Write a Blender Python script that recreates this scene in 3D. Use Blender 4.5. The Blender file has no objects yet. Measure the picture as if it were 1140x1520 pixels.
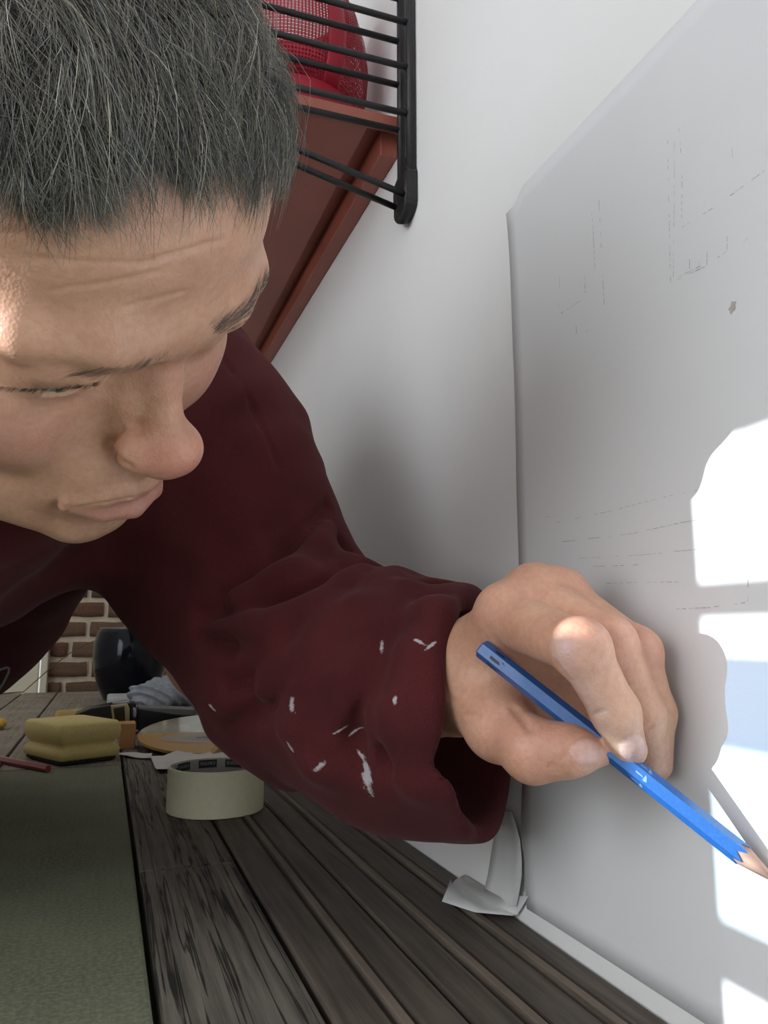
import bpy, bmesh, math, random
import numpy as np
from mathutils import Vector, Matrix

sc = bpy.context.scene
C = sc.collection

# ------------------------------------------------------------------ camera
F = 1150.0; CX, CY = 570.0, 760.0; H = 0.155
PITCH = math.atan(180 / F); YAW = math.atan(415 / math.hypot(F, 180))
fwd = np.array([math.sin(YAW) * math.cos(PITCH), math.cos(YAW) * math.cos(PITCH), math.sin(PITCH)])
rgt = np.array([math.cos(YAW), -math.sin(YAW), 0.0])
upv = np.cross(rgt, fwd)
CAM = np.array([0.0, 0.0, H])
cd = bpy.data.cameras.new('camera'); cam = bpy.data.objects.new('camera', cd); C.objects.link(cam)
cd.sensor_fit = 'VERTICAL'; cd.sensor_height = 36; cd.lens = 36 * F / 1520; cd.clip_start = 0.01
M = Matrix(((rgt[0], upv[0], -fwd[0]), (rgt[1], upv[1], -fwd[1]), (rgt[2], upv[2], -fwd[2])))
cam.matrix_world = Matrix.Translation(CAM.tolist()) @ M.to_4x4()
sc.camera = cam

# ------------------------------------------------------------------ world, sun, window light, exposure
sc.view_settings.view_transform = 'Standard'; sc.view_settings.look = 'None'
sc.view_settings.gamma = 1; sc.view_settings.use_curve_mapping = False
sc.view_settings.exposure = 0.2
w = bpy.data.worlds.new('world'); sc.world = w; w.use_nodes = True
w.node_tree.nodes['Background'].inputs[0].default_value = (0.93, 0.96, 1.0, 1)
w.node_tree.nodes['Background'].inputs[1].default_value = 0.58
SUN = Vector((1.0, -0.02, -0.12)).normalized()
sd = bpy.data.lights.new('sun_offscreen', 'SUN'); so = bpy.data.objects.new('sun_offscreen', sd); C.objects.link(so)
sd.energy = 9.0; sd.angle = math.radians(0.2); sd.color = (0.84, 0.93, 1.0)
so.rotation_euler = SUN.to_track_quat('-Z', 'Y').to_euler()
so.location = (-3, 0.4, 1)
wd = bpy.data.lights.new('window_left_offscreen', 'AREA'); wo = bpy.data.objects.new('window_left_offscreen', wd); C.objects.link(wo)   # skylight in the left wall's window
wd.shape = 'RECTANGLE'; wd.size = 1.16; wd.size_y = 1.16; wd.energy = 11; wd.color = (0.97, 0.98, 1.0)
wo.location = (-1.385, -0.306, 0.66)
wo.rotation_euler = Vector((1.0, 0.0, 0.0)).to_track_quat('-Z', 'Y').to_euler()

# ------------------------------------------------------------------ projection helpers
def ray(x, y): return fwd + rgt * (x - CX) / F - upv * (y - CY) / F
def at(x, y, d): return CAM + ray(x, y) * d                       # point seen at pixel x,y at distance d along the view axis
def onx(x, y, X): r = ray(x, y); return CAM + r * (X - CAM[0]) / r[0]
def ony(x, y, Y): r = ray(x, y); return CAM + r * (Y - CAM[1]) / r[1]
def onz(x, y, Z=0.0): r = ray(x, y); return CAM + r * (Z - CAM[2]) / r[2]
WX = 0.2231                                                         # the drawing wall stands at x = WX

# ------------------------------------------------------------------ object helpers
def link(name, me, mat=None, parent=None):
    o = bpy.data.objects.new(name, me); C.objects.link(o)
    if mat is not None: me.materials.append(mat)
    if parent is not None: o.parent = parent
    return o
def tag(o, label, cat, group=None):
    o['label'] = label; o['category'] = cat
    if group: o['group'] = group
    return o
def empty(name, loc=(0, 0, 0)):
    o = bpy.data.objects.new(name, None); C.objects.link(o); o.location = loc; o.empty_display_size = 0.02
    return o
def struct(o): o['kind'] = 'structure'; return o
def mesh_from(name, V, Fc, smooth=True):
    me = bpy.data.meshes.new(name); me.from_pydata([tuple(map(float, v)) for v in V], [], [tuple(map(int, f)) for f in Fc]); me.update()
    if smooth: me.polygons.foreach_set('use_smooth', [True] * len(me.polygons))
    return me
def bm_mesh(bm, name, smooth=False):
    me = bpy.data.meshes.new(name); bm.normal_update(); bm.to_mesh(me); bm.free()
    if smooth: me.polygons.foreach_set('use_smooth', [True] * len(me.polygons))
    return me

# ------------------------------------------------------------------ material helpers
def NT(name):
    m = bpy.data.materials.new(name); m.use_nodes = True
    nt = m.node_tree; b = nt.nodes['Principled BSDF']
    return m, nt, b
def nd(nt, typ, ins=None, **kw):
    n = nt.nodes.new(typ)
    for k, v in kw.items(): setattr(n, k, v)
    for k, v in (ins or {}).items():
        if isinstance(v, bpy.types.NodeSocket): nt.links.new(v, n.inputs[k])
        else: n.inputs[k].default_value = v
    return n
def ramp(nt, fac, stops, interp='LINEAR'):
    n = nt.nodes.new('ShaderNodeValToRGB'); n.color_ramp.interpolation = interp
    el = n.color_ramp.elements
    while len(el) < len(stops): el.new(0.5)
    for e, (p, c) in zip(el, stops): e.position = p; e.color = tuple(c) + (1,) if len(c) == 3 else c
    nt.links.new(fac, n.inputs[0]); return n
def mixc(nt, fac, a, b, mode='MIX'):
    n = nt.nodes.new('ShaderNodeMix'); n.data_type = 'RGBA'; n.blend_type = mode
    for s, v in ((n.inputs[0], fac), (n.inputs[6], a), (n.inputs[7], b)):
        if isinstance(v, bpy.types.NodeSocket): nt.links.new(v, s)
        else: s.default_value = v if not isinstance(v, tuple) or len(v) == 4 else v + (1,)
    return n.outputs[2]
def simple(name, col, rough=0.5, metal=0.0, noise=0.0, scale=40.0, bump=0.0, spec=0.5, coat=0.0):
    m, nt, b = NT(name)
    b.inputs['Roughness'].default_value = rough; b.inputs['Metallic'].default_value = metal
    b.inputs['Specular IOR Level'].default_value = spec; b.inputs['Coat Weight'].default_value = coat
    if noise or bump:
        tc = nd(nt, 'ShaderNodeTexCoord'); n = nd(nt, 'ShaderNodeTexNoise', {'Vector': tc.outputs['Object'], 'Scale': scale, 'Detail': 6.0})
        lo = tuple(c * (1 - noise) for c in col); hi = tuple(min(1, c * (1 + noise)) for c in col)
        r = ramp(nt, n.outputs[0], [(0.3, lo), (0.7, hi)]); nt.links.new(r.outputs[0], b.inputs['Base Color'])
        if bump:
            bp = nd(nt, 'ShaderNodeBump', {'Height': n.outputs[0], 'Strength': bump, 'Distance': 0.002}); nt.links.new(bp.outputs[0], b.inputs['Normal'])
    else: b.inputs['Base Color'].default_value = tuple(col) + (1,)
    return m

# ------------------------------------------------------------------ implicit surface modelling
def smin(a, b, k):
    if k <= 0: return np.minimum(a, b)
    h = np.maximum(k - np.abs(a - b), 0) / k
    return np.minimum(a, b) - h * h * k * 0.25
class Shape:
    """a list of blended primitives: each (op, k, fn, centre, bound, frame)"""
    def __init__(s, frames): s.P = []; s.frames = frames; s.post = None
    def add(s, op, k, fn, c, b, fr=0):
        R, T, mir = s.frames[fr]
        cs = [np.array(c, float)]
        if mir: cs = [np.array([abs(c[0]), c[1], c[2]]), np.array([-abs(c[0]), c[1], c[2]])]
        s.P.append((op, k, fn, [R @ q + T for q in cs], b, fr))
    def el(s, c, r, k=0.005, op=1, fr=0, rot=None):
        c = np.array(c, float); r = np.array(r, float)
        Rm = None if rot is None else np.array(rot)
        def fn(p):
            q = p - c
            if Rm is not None: q = q @ Rm
            k0 = np.sqrt(((q / r) ** 2).sum(1)); k1 = np.sqrt(((q / (r * r)) ** 2).sum(1)) + 1e-9
            return k0 * (k0 - 1) / k1
        s.add(op, k, fn, c, r.max(), fr)
    def ch(s, pts, rad, k=0.005, op=1, fr=0, ki=0.0):
        pts = np.array(pts, float); rad = np.broadcast_to(np.array(rad, float), (len(pts),))
        def fn(p):
            d = None
            for i in range(len(pts) - 1):
                a, b = pts[i], pts[i + 1]; ba = b - a; pa = p - a
                t = np.clip(pa @ ba / max(ba @ ba, 1e-12), 0, 1)
                q = pa - t[:, None] * ba
                e = np.sqrt((q * q).sum(1)) - (rad[i] + (rad[i + 1] - rad[i]) * t)
                d = e if d is None else smin(d, e, ki)
            return d
        c = (pts.min(0) + pts.max(0)) / 2
        s.add(op, k, fn, c, float((np.linalg.norm(pts - c, axis=1) + rad).max()), fr)
    def __call__(s, p, cull=None):
        p = np.asarray(p, float); cache = {}
        d = np.full(len(p), 1.0)
        for op, k, fn, cs, b, fr in s.P:
            if cull is not None and min(np.linalg.norm(cull[0] - c) for c in cs) - b - cull[1] > k + 0.012: continue
            if fr not in cache:
                R, T, mir = s.frames[fr]; q = (p - T) @ R
                if mir: q[:, 0] = np.abs(q[:, 0])
                cache[fr] = q
            e = fn(cache[fr])
            d = smin(d, e, k) if op > 0 else -smin(-d, e, k)
        if s.post is not None: d = s.post(p, d)
        return d
    def lift(s, x, y, d0=0.15, d1=1.2):
        """point where the ray of pixel x,y first meets the surface"""
        r = ray(x, y); t = d0
        for _ in range(160):
            q = CAM + r * t; e = float(s(q[None])[0])
            if e < 2e-4: break
            t += max(e, 3e-4) * 0.8
            if t > d1: return None
        return CAM + r * t
def surface_nets(f, lo, hi, h, B=14):
    lo = np.array(lo, float); n = np.ceil((np.array(hi) - lo) / (h * B)).astype(int)
    half = 0.5 * B * h; g = np.arange(B + 1)
    L = np.stack(np.meshgrid(g, g, g, indexing='ij'), -1).reshape(-1, 3)
    bi = np.stack(np.meshgrid(*[np.arange(m) for m in n], indexing='ij'), -1).reshape(-1, 3)
    cen = lo + (bi + 0.5) * h * B
    dc = np.concatenate([f(cen[i:i + 20000]) for i in range(0, len(cen), 20000)])
    act = np.abs(dc) < half * 1.732 * 1.25 + 0.006
    N = (n * B + 2).astype(np.int64)
    key = lambda c: (c[..., 0] * N[1] + c[..., 1]) * N[2] + c[..., 2]
    VK, VP, QE = [], [], []
    off = np.array([[0,0,0],[1,0,0],[0,1,0],[1,1,0],[0,0,1],[1,0,1],[0,1,1],[1,1,1]])
    ed = np.array([[0,1],[2,3],[4,5],[6,7],[0,2],[1,3],[4,6],[5,7],[0,4],[1,5],[2,6],[3,7]])
    for b0, c0 in zip(bi[act], cen[act]):
        base = b0 * B
        v = f(lo + (base + L) * h, (c0, half * 1.7321)).reshape(B + 1, B + 1, B + 1)
        ins = v < 0
        if ins.all() or not ins.any(): continue
        s8 = np.stack([ins[o[0]:o[0] + B, o[1]:o[1] + B, o[2]:o[2] + B] for o in off], -1)
        m = s8.any(-1) & ~s8.all(-1); ci = np.argwhere(m)
        vv = np.stack([v[ci[:, 0] + o[0], ci[:, 1] + o[1], ci[:, 2] + o[2]] for o in off], -1)
        a = vv[:, ed[:, 0]]; b = vv[:, ed[:, 1]]; cr = (a < 0) != (b < 0)
        t = np.where(cr, a / np.where(cr, a - b, 1), 0)
        pe = off[ed[:, 0]][None] + t[..., None] * (off[ed[:, 1]] - off[ed[:, 0]])[None]
        pm = (pe * cr[..., None]).sum(1) / cr.sum(1)[:, None]
        VK.append(key(ci + base)); VP.append(lo + (ci + base + pm) * h)
        for ax in range(3):
            sl0 = [slice(0, B)] * 3; sl1 = [slice(0, B)] * 3; sl1[ax] = slice(1, B + 1)
            x = ins[tuple(sl0)] != ins[tuple(sl1)]
            e = np.argwhere(x)
            if len(e) == 0: continue
            pos = ins[tuple(sl0)][x]; u, w_ = (ax + 1) % 3, (ax + 2) % 3
            G = e + base; du = np.zeros(3, int); dv = np.zeros(3, int); du[u] = 1; dv[w_] = 1
            q = np.stack([key(G - du - dv), key(G - dv), key(G), key(G - du)], -1)
            q[~pos] = q[~pos][:, ::-1]; QE.append(q)
    VK = np.concatenate(VK); VP = np.concatenate(VP); QE = np.concatenate(QE)
    o = np.argsort(VK); VK = VK[o]; VP = VP[o]
    ix = np.clip(np.searchsorted(VK, QE), 0, len(VK) - 1); ok = (VK[ix] == QE).all(1)
    return VP, ix[ok]
def project(f, V, it=1, eps=4e-4, cell=0.03):
    V = V.copy()
    kk = np.floor(V / cell).astype(np.int64); key = (kk[:, 0] * 4096 + kk[:, 1]) * 4096 + kk[:, 2]
    o = np.argsort(key, kind='stable'); cuts = np.flatnonzero(np.diff(key[o])) + 1
    for ix in np.split(o, cuts):
        c = (kk[ix[0]] + 0.5) * cell; cl = (c, cell * 0.9)
        for _ in range(it):
            P = V[ix]; d = f(P, cl)
            G = np.stack([f(P + np.eye(3)[a] * eps, cl) - d for a in range(3)], 1) / eps
            g2 = (G * G).sum(1) + 1e-6
            st = np.clip(d / np.maximum(g2, 0.2), -0.0015, 0.0015)
            V[ix] = P - st[:, None] * G
    return V
def refine(V, Q, sel):
    """split every selected quad in four, neighbours get the shared mid points as n-gons"""
    E = {}
    Vn = list(map(tuple, V)); F2 = []
    selq = sel[Q].all(1)
    def mid(a, b):
        k = (a, b) if a < b else (b, a)
        if k not in E: E[k] = len(Vn); Vn.append(tuple((V[a] + V[b]) * 0.5))
        return E[k]
    for q in Q[selq].tolist():
        a, b, c, d = q; m = [mid(a, b), mid(b, c), mid(c, d), mid(d, a)]
        cc = len(Vn); Vn.append(tuple((V[a] + V[b] + V[c] + V[d]) * 0.25))
        F2 += [(a, m[0], cc, m[3]), (m[0], b, m[1], cc), (cc, m[1], c, m[2]), (m[3], cc, m[2], d)]
    for q in Q[~selq].tolist():
        f = []
        for i in range(4):
            a, b = q[i], q[(i + 1) % 4]; f.append(a); k = (a, b) if a < b else (b, a)
            if k in E: f.append(E[k])
        F2.append(tuple(f))
    return np.array(Vn), F2
# ================================================================== THE ROOM
def boxbm(x0, x1, y0, y1, z0, z1, bev=0.0, seg=1, bm=None):
    own = bm is None
    if own: bm = bmesh.new()
    r = bmesh.ops.create_cube(bm, size=1.0)
    for v in r['verts']: v.co = Vector(((x0 + x1) / 2 + v.co.x * (x1 - x0), (y0 + y1) / 2 + v.co.y * (y1 - y0), (z0 + z1) / 2 + v.co.z * (z1 - z0)))
    if bev > 0:
        es = {e for v in r['verts'] for e in v.link_edges}
        bmesh.ops.bevel(bm, geom=list(es), offset=bev, segments=seg, affect='EDGES', profile=0.6)
    return bm
def box(name, x0, x1, y0, y1, z0, z1, mat, parent=None, bev=0.0, seg=1):
    return link(name, bm_mesh(boxbm(x0, x1, y0, y1, z0, z1, bev, seg), name), mat, parent)

# painted wall: uneven white emulsion
m_wall, nt, b = NT('white_wall_paint')
tc = nd(nt, 'ShaderNodeTexCoord')
n1 = nd(nt, 'ShaderNodeTexNoise', {'Vector': tc.outputs['Object'], 'Scale': 3.0, 'Detail': 4.0})
n2 = nd(nt, 'ShaderNodeTexNoise', {'Vector': tc.outputs['Object'], 'Scale': 55.0, 'Detail': 4.0})
nt.links.new(ramp(nt, n1.outputs[0], [(0.3, (0.80, 0.785, 0.765)), (0.7, (0.86, 0.85, 0.835))]).outputs[0], b.inputs['Base Color'])
b.inputs['Roughness'].default_value = 0.75; b.inputs['Specular IOR Level'].default_value = 0.25
ad = nd(nt, 'ShaderNodeMath', {0: n1.outputs[0], 1: 3.0, 2: n2.outputs[0]}, operation='MULTIPLY_ADD')
bp = nd(nt, 'ShaderNodeBump', {'Height': ad.outputs[0], 'Strength': 0.10, 'Distance': 0.004}); nt.links.new(bp.outputs[0], b.inputs['Normal'])
struct(box('wall_right', WX, WX + 0.12, -0.9, 2.62, -0.75, 2.2, m_wall))
m_floor = simple('floor_screed', (0.30, 0.27, 0.24), 0.7, noise=0.25, scale=8)
struct(box('floor', -1.75, WX + 0.12, -0.9, 2.62, -0.80, -0.75, m_floor))

# ---- left wall with the window the sun comes through
LX = -1.40; JY = 0.288
struct(box('wall_left', LX - 0.12, LX, JY, 2.62, -0.75, 2.2, m_wall))
w2 = struct(box('wall_left_below', LX - 0.12, LX, -0.9, JY, -0.75, 0.05, m_wall)); w2.name = 'wall_left'
w3 = struct(box('wall_left_above', LX - 0.12, LX, -0.9, JY, 1.25, 2.2, m_wall)); w3.name = 'wall_left'
m_frame = simple('white_gloss', (0.78, 0.77, 0.74), 0.35)
m_dim_pane, nt, b = NT('added_dim_pane')  # unseen pane added to dim and blue part of the sunlight
out = nt.nodes['Material Output']; tr_ = nd(nt, 'ShaderNodeBsdfTransparent', {'Color': (0.20, 0.33, 0.43, 1)}); gl = nd(nt, 'ShaderNodeBsdfGlossy', {'Roughness': 0.05})
mx = nd(nt, 'ShaderNodeMixShader', {0: 0.05, 1: tr_.outputs[0], 2: gl.outputs[0]}); nt.links.new(mx.outputs[0], out.inputs['Surface'])
m_glass, nt, b = NT('clear_pane')
out = nt.nodes['Material Output']; tr_ = nd(nt, 'ShaderNodeBsdfTransparent', {'Color': (0.86, 0.97, 1.0, 1)}); gl = nd(nt, 'ShaderNodeBsdfGlossy', {'Roughness': 0.05})
mx = nd(nt, 'ShaderNodeMixShader', {0: 0.05, 1: tr_.outputs[0], 2: gl.outputs[0]}); nt.links.new(mx.outputs[0], out.inputs['Surface'])
win = struct(empty('window_1', (LX - 0.02, -0.25, 0.05)))
def wpart(name, y0, y1, z0, z1, mat, t=0.022):
    o = box(name, LX - 0.01 - t, LX - 0.01, y0, y1, z0, z1, mat, win); o.matrix_parent_inverse = Matrix.Translation(-win.location); return o
wpart('jamb', JY - 0.006, JY + 0.034, 0.03, 1.27, m_frame); wpart('jamb', -0.92, -0.88, 0.03, 1.27, m_frame)
wpart('head_rail', -0.9, JY + 0.004, 1.22, 1.27, m_frame)
wpart('glazing_bar', -0.9, JY + 0.004, 0.226, 0.246, m_frame); wpart('glazing_bar', -0.9, JY + 0.004, 0.359, 0.371, m_frame)
wpart('pane', -0.88, JY - 0.001, 0.308, 0.343, m_dim_pane, 0.004); wpart('pane', -0.88, JY - 0.001, 0.246, 0.308, m_glass, 0.004)  # first pane is added to shape the sun patch
m_added_blind, nt, b = NT('added_blind_cloth')                                   # added unseen blind: holds back the high sun, glows as soft fill
out = nt.nodes['Material Output']; df_ = nd(nt, 'ShaderNodeBsdfDiffuse', {'Color': (0.78, 0.80, 0.82, 1)}); tl_ = nd(nt, 'ShaderNodeBsdfTranslucent', {'Color': (0.92, 0.93, 0.94, 1)})
mx = nd(nt, 'ShaderNodeMixShader', {0: 0.80, 1: df_.outputs[0], 2: tl_.outputs[0]}); nt.links.new(mx.outputs[0], out.inputs['Surface'])
bl = box('added_blind', LX - 0.006, LX - 0.003, -0.90, JY, 0.425, 1.25, m_added_blind)
tag(bl, 'added unseen roller blind that holds back the sun and softens the window light', 'blind')

# ---- far end: brick wall beside a white boarded door
BY = 2.50
m_mortar = simple('mortar', (0.74, 0.62, 0.46), 0.95, noise=0.15, scale=30, bump=0.6)
wb = struct(box('wall_back', -0.148, WX, BY, BY + 0.12, -0.75, 2.2, m_mortar))
struct(box('wall_back_plaster', -1.52, -0.95, BY, BY + 0.12, -0.75, 2.2, m_wall)).name = 'wall_back'
m_bricks = [simple('brick_%d' % i, c, 0.9, noise=0.35, scale=26, bump=0.8) for i, c in enumerate([(0.150, 0.092, 0.052), (0.175, 0.100, 0.060), (0.125, 0.085, 0.048), (0.165, 0.080, 0.048)])]
rb = random.Random(3); bmes = []
for i in range(8):
    bm = boxbm(-0.5, 0.5, -0.5, 0.5, -0.5, 0.5)
    bmesh.ops.subdivide_edges(bm, edges=bm.edges[:], cuts=2, use_grid_fill=True)
    for v in bm.verts:
        edge = sum(abs(abs(c) - 0.5) < 1e-4 for c in v.co)
        v.co += Vector((rb.uniform(-.016, .016), rb.uniform(-.06, .06), rb.uniform(-.05, .05)))
        if edge >= 2: v.co.x *= 0.985; v.co.z *= 0.95
    me = bm_mesh(bm, 'brick', True); me.materials.append(m_bricks[i % 4]); bmes.append(me)
CH = 0.0585; z = -0.74; row = 0
while z < 2.15:
    x = -0.148 + (0.0 if row % 2 else -0.058); ends = []
    while x < WX:
        Lb = 0.112 + 0.008 * rb.uniform(-1, 1); a, e = max(x, -0.146), min(x + Lb - 0.012, WX)
        if e - a > 0.02:
            o = bpy.data.objects.new('brick', rb.choice(bmes)); C.objects.link(o); o.parent = wb
            o.location = ((a + e) / 2, BY + 0.012, z + CH / 2 + rb.uniform(-.001, .001)); o.scale = (e - a, 0.045, CH - 0.0155 + rb.uniform(-.002, .002))
        x += Lb
    z += CH; row += 1
struct(box('wall_back_over_door', -0.95, -0.148, BY, BY + 0.12, 1.34, 2.2, m_wall)).name = 'wall_back'
m_door = simple('cream_gloss', (0.74, 0.68, 0.52), 0.45, noise=0.06, scale=6)
door = struct(empty('door_1', (-0.55, BY, -0.75)))
def dpart(name, x0, x1, y0, y1, z0, z1, mat, bev=0.002):
    o = box(name, x0, x1, y0, y1, z0, z1, mat, door, bev); o.matrix_parent_inverse = Matrix.Translation(-door.location); return o
dpart('door_jamb', -0.166, -0.148, BY - 0.05, BY + 0.1, -0.75, 1.30, m_door); dpart('door_jamb', -0.95, -0.93, BY - 0.05, BY + 0.1, -0.75, 1.30, m_door)
dpart('lintel', -0.95, -0.148, BY - 0.05, BY + 0.1, 1.30, 1.34, m_door)
for i in range(5):
    a = -0.93 + i * 0.152; dpart('door_board', a + 0.002, a + 0.148, BY - 0.005, BY + 0.02, -0.74, 1.29, m_door)
dpart('door_rail', -0.92, -0.18, BY - 0.03, BY - 0.006, -0.45, -0.33, m_door); dpart('door_rail', -0.92, -0.18, BY - 0.03, BY - 0.006, 0.55, 0.67, m_door)

# ================================================================== WORKTOP
table = empty('worktop', (0.0, 1.05, 0.0))
tag(table, 'long worktop of mismatched old boards running along the white wall', 'table')
def tpart(name, me, mat):
    o = link(name, me, mat, table); o.matrix_parent_inverse = Matrix.Translation(-table.location); return o
def wood(name, c_lo, c_hi, grain=70.0, crack=0.5, rough=0.75, bump=0.4, fleck=None, patch=None, bead=None):
    m, nt, b = NT(name); tc = nd(nt, 'ShaderNodeTexCoord')
    mp = nd(nt, 'ShaderNodeMapping', {'Vector': tc.outputs['Object'], 'Scale': (1.0, 0.045, 1.0)})
    n1 = nd(nt, 'ShaderNodeTexNoise', {'Vector': mp.outputs[0], 'Scale': grain * 2.6, 'Detail': 8.0, 'Roughness': 0.65, 'Distortion': 0.4})
    n2 = nd(nt, 'ShaderNodeTexNoise', {'Vector': tc.outputs['Object'], 'Scale': 14.0, 'Detail': 5.0})
    c = ramp(nt, n1.outputs[0], [(0.28, c_lo), (0.72, c_hi)]).outputs[0]
    c = mixc(nt, 0.5, c, ramp(nt, n2.outputs[0], [(0.3, (0.55, 0.55, 0.55)), (0.7, (1.15, 1.12, 1.08))]).outputs[0], 'MULTIPLY')
    hgt = n1.outputs[0]
    if crack:
        mp2 = nd(nt, 'ShaderNodeMapping', {'Vector': tc.outputs['Object'], 'Scale': (1.0, 0.022, 1.0)})
        n4 = nd(nt, 'ShaderNodeTexNoise', {'Vector': mp2.outputs[0], 'Scale': 95.0, 'Detail': 3.0, 'Roughness': 0.6})
        df = nd(nt, 'ShaderNodeMath', {0: n4.outputs[0], 1: 0.5}, operation='SUBTRACT'); ab = nd(nt, 'ShaderNodeMath', {0: df.outputs[0]}, operation='ABSOLUTE')
        n6 = nd(nt, 'ShaderNodeTexNoise', {'Vector': tc.outputs['Object'], 'Scale': 30.0})
        wd_ = nd(nt, 'ShaderNodeMath', {0: n6.outputs[0], 1: -0.05, 2: ab.outputs[0]}, operation='MULTIPLY_ADD')
        ck = ramp(nt, nd(nt, 'ShaderNodeMath', {0: wd_.outputs[0], 1: 0.03}, operation='ADD').outputs[0], [(0.006, (0, 0, 0)), (0.03, (1, 1, 1))]).outputs[0]
        c = mixc(nt, crack, c, ck, 'MULTIPLY')
        hh = nd(nt, 'ShaderNodeMath', {0: n1.outputs[0], 1: 0.6, 2: ck}, operation='MULTIPLY_ADD'); hgt = hh.outputs[0]
    if fleck:
        n5 = nd(nt, 'ShaderNodeTexNoise', {'Vector': tc.outputs['Object'], 'Scale': 420.0, 'Detail': 2.0})
        c = mixc(nt, ramp(nt, n5.outputs[0], [(0.40, (0, 0, 0)), (0.66, (0.55, 0.55, 0.55))]).outputs[0], c, fleck)
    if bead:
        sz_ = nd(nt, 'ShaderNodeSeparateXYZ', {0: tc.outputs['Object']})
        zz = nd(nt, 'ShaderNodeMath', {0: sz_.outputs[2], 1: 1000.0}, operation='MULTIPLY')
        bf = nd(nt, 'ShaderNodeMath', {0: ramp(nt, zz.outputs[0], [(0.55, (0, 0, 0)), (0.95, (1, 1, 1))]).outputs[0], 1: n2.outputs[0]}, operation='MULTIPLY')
        c = mixc(nt, bf.outputs[0], c, bead)  # worn bead tops, with their highlight lines painted in as paler colour
    if patch:
        for (q, r_, pc) in patch:
            dv = nd(nt, 'ShaderNodeVectorMath', {0: tc.outputs['Object'], 1: q}, operation='SUBTRACT')
            dm = nd(nt, 'ShaderNodeVectorMath', {0: dv.outputs[0], 1: (1 / r_[0], 1 / r_[1], 1.0)}, operation='MULTIPLY')
            ln = nd(nt, 'ShaderNodeVectorMath', {0: dm.outputs[0]}, operation='LENGTH')
            nn = nd(nt, 'ShaderNodeMath', {0: n1.outputs[0], 1: 0.9, 2: ln.outputs['Value']}, operation='MULTIPLY_ADD')
            c = mixc(nt, ramp(nt, nn.outputs[0], [(0.85, (1, 1, 1)), (1.45, (0, 0, 0))]).outputs[0], c, pc)
    nt.links.new(c, b.inputs['Base Color']); b.inputs['Roughness'].default_value = rough; b.inputs['Specular IOR Level'].default_value = 0.35
    bp = nd(nt, 'ShaderNodeBump', {'Height': hgt, 'Strength': bump, 'Distance': 0.0015}); nt.links.new(bp.outputs[0], b.inputs['Normal'])
    return m
m_green = wood('olive_board', (0.150, 0.165, 0.098), (0.198, 0.214, 0.136), grain=120, crack=0, rough=0.8, bump=0.12, fleck=(0.27, 0.285, 0.20))
m_weather = wood('weathered_wood', (0.070, 0.060, 0.048), (0.255, 0.225, 0.185), crack=0.85, bump=0.8)
m_far = wood('grey_boards', (0.24, 0.20, 0.155), (0.33, 0.285, 0.22), crack=0.35, bump=0.3)
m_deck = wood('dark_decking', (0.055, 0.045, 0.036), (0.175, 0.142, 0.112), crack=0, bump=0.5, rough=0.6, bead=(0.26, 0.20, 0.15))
TH = 0.030
def plank(x0, x1, y0, y1, mat, dz=0.0, bev=0.002):
    return tpart('plank', bm_mesh(boxbm(x0, x1, y0, y1, -TH + dz, dz, bev, 2), 'plank'), mat)
plank(-0.33, 0.0270, -0.30, 1.010, m_green)
plank(0.0300, 0.0925, -0.30, 0.5638, m_weather); plank(0.0300, 0.0925, 0.5650, 1.30, m_weather)
plank(0.0300, 0.0925, 1.303, 2.28, m_far)
plank(-0.1065, 0.0275, 1.014, 2.28, m_far); plank(-0.192, -0.1105, 1.014, 2.28, m_far); plank(-0.33, -0.196, 1.014, 2.28, m_far)
# grooved decking boards next to the wall: a raised bead beside each shallow groove
def decking(x0, x1, beads, y0, y1):
    prof = [(x0, -TH), (x0, -0.002), (x0 + 0.0015, 0.0)]
    for bx_ in beads:
        prof += [(bx_ - 0.0060, 0.0), (bx_ - 0.0045, -0.0022), (bx_ - 0.0030, -0.0022), (bx_ - 0.0018, 0.0012), (bx_ + 0.0018, 0.0012), (bx_ + 0.0032, -0.0018), (bx_ + 0.0042, -0.0018), (bx_ + 0.0055, 0.0)]
    prof += [(x1 - 0.0015, 0.0), (x1, -0.002), (x1, -TH)]
    n = len(prof); Vv = [(x, y0, z) for x, z in prof] + [(x, y1, z) for x, z in prof]
    Ff = [(i, (i + 1) % n, n + (i + 1) % n, n + i)[::-1] for i in range(n)] + [tuple(range(n)), tuple(range(2 * n - 1, n - 1, -1))]
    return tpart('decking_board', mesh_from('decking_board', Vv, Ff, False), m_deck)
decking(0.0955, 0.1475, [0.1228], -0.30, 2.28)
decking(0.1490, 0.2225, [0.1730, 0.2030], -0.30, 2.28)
m_under = simple('dark_timber', (0.06, 0.048, 0.038), 0.8, noise=0.3, scale=20)
for y in (-0.1, 1.1, 2.2):
    tpart('crossbar', bm_mesh(boxbm(-0.31, 0.215, y - 0.03, y + 0.03, -TH - 0.045, -TH, 0.002), 'crossbar'), m_under)
    for x in (-0.29, 0.17): tpart('leg', bm_mesh(boxbm(x - 0.025, x + 0.025, y - 0.025, y + 0.025, -0.75, -TH - 0.045, 0.002), 'leg'), m_under)
# ================================================================== PERSON
HR = np.array([[-0.74574304, 0.63943681, 0.18705052], [-0.44948873, -0.27566202, -0.84968837], [-0.49175929, -0.71772629, 0.49299267]])
HT = np.array([-0.04120197, 0.30720333, 0.31697036])
FR = {0: (np.eye(3), np.zeros(3), False), 1: (HR, HT, False), 2: (HR, HT, True)}
hw = lambda x, y, z: HR @ (np.array([x, y, z], float) / 1000) + HT       # head millimetres -> world
mm = lambda *p: np.array(p, float) / 1000

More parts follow.
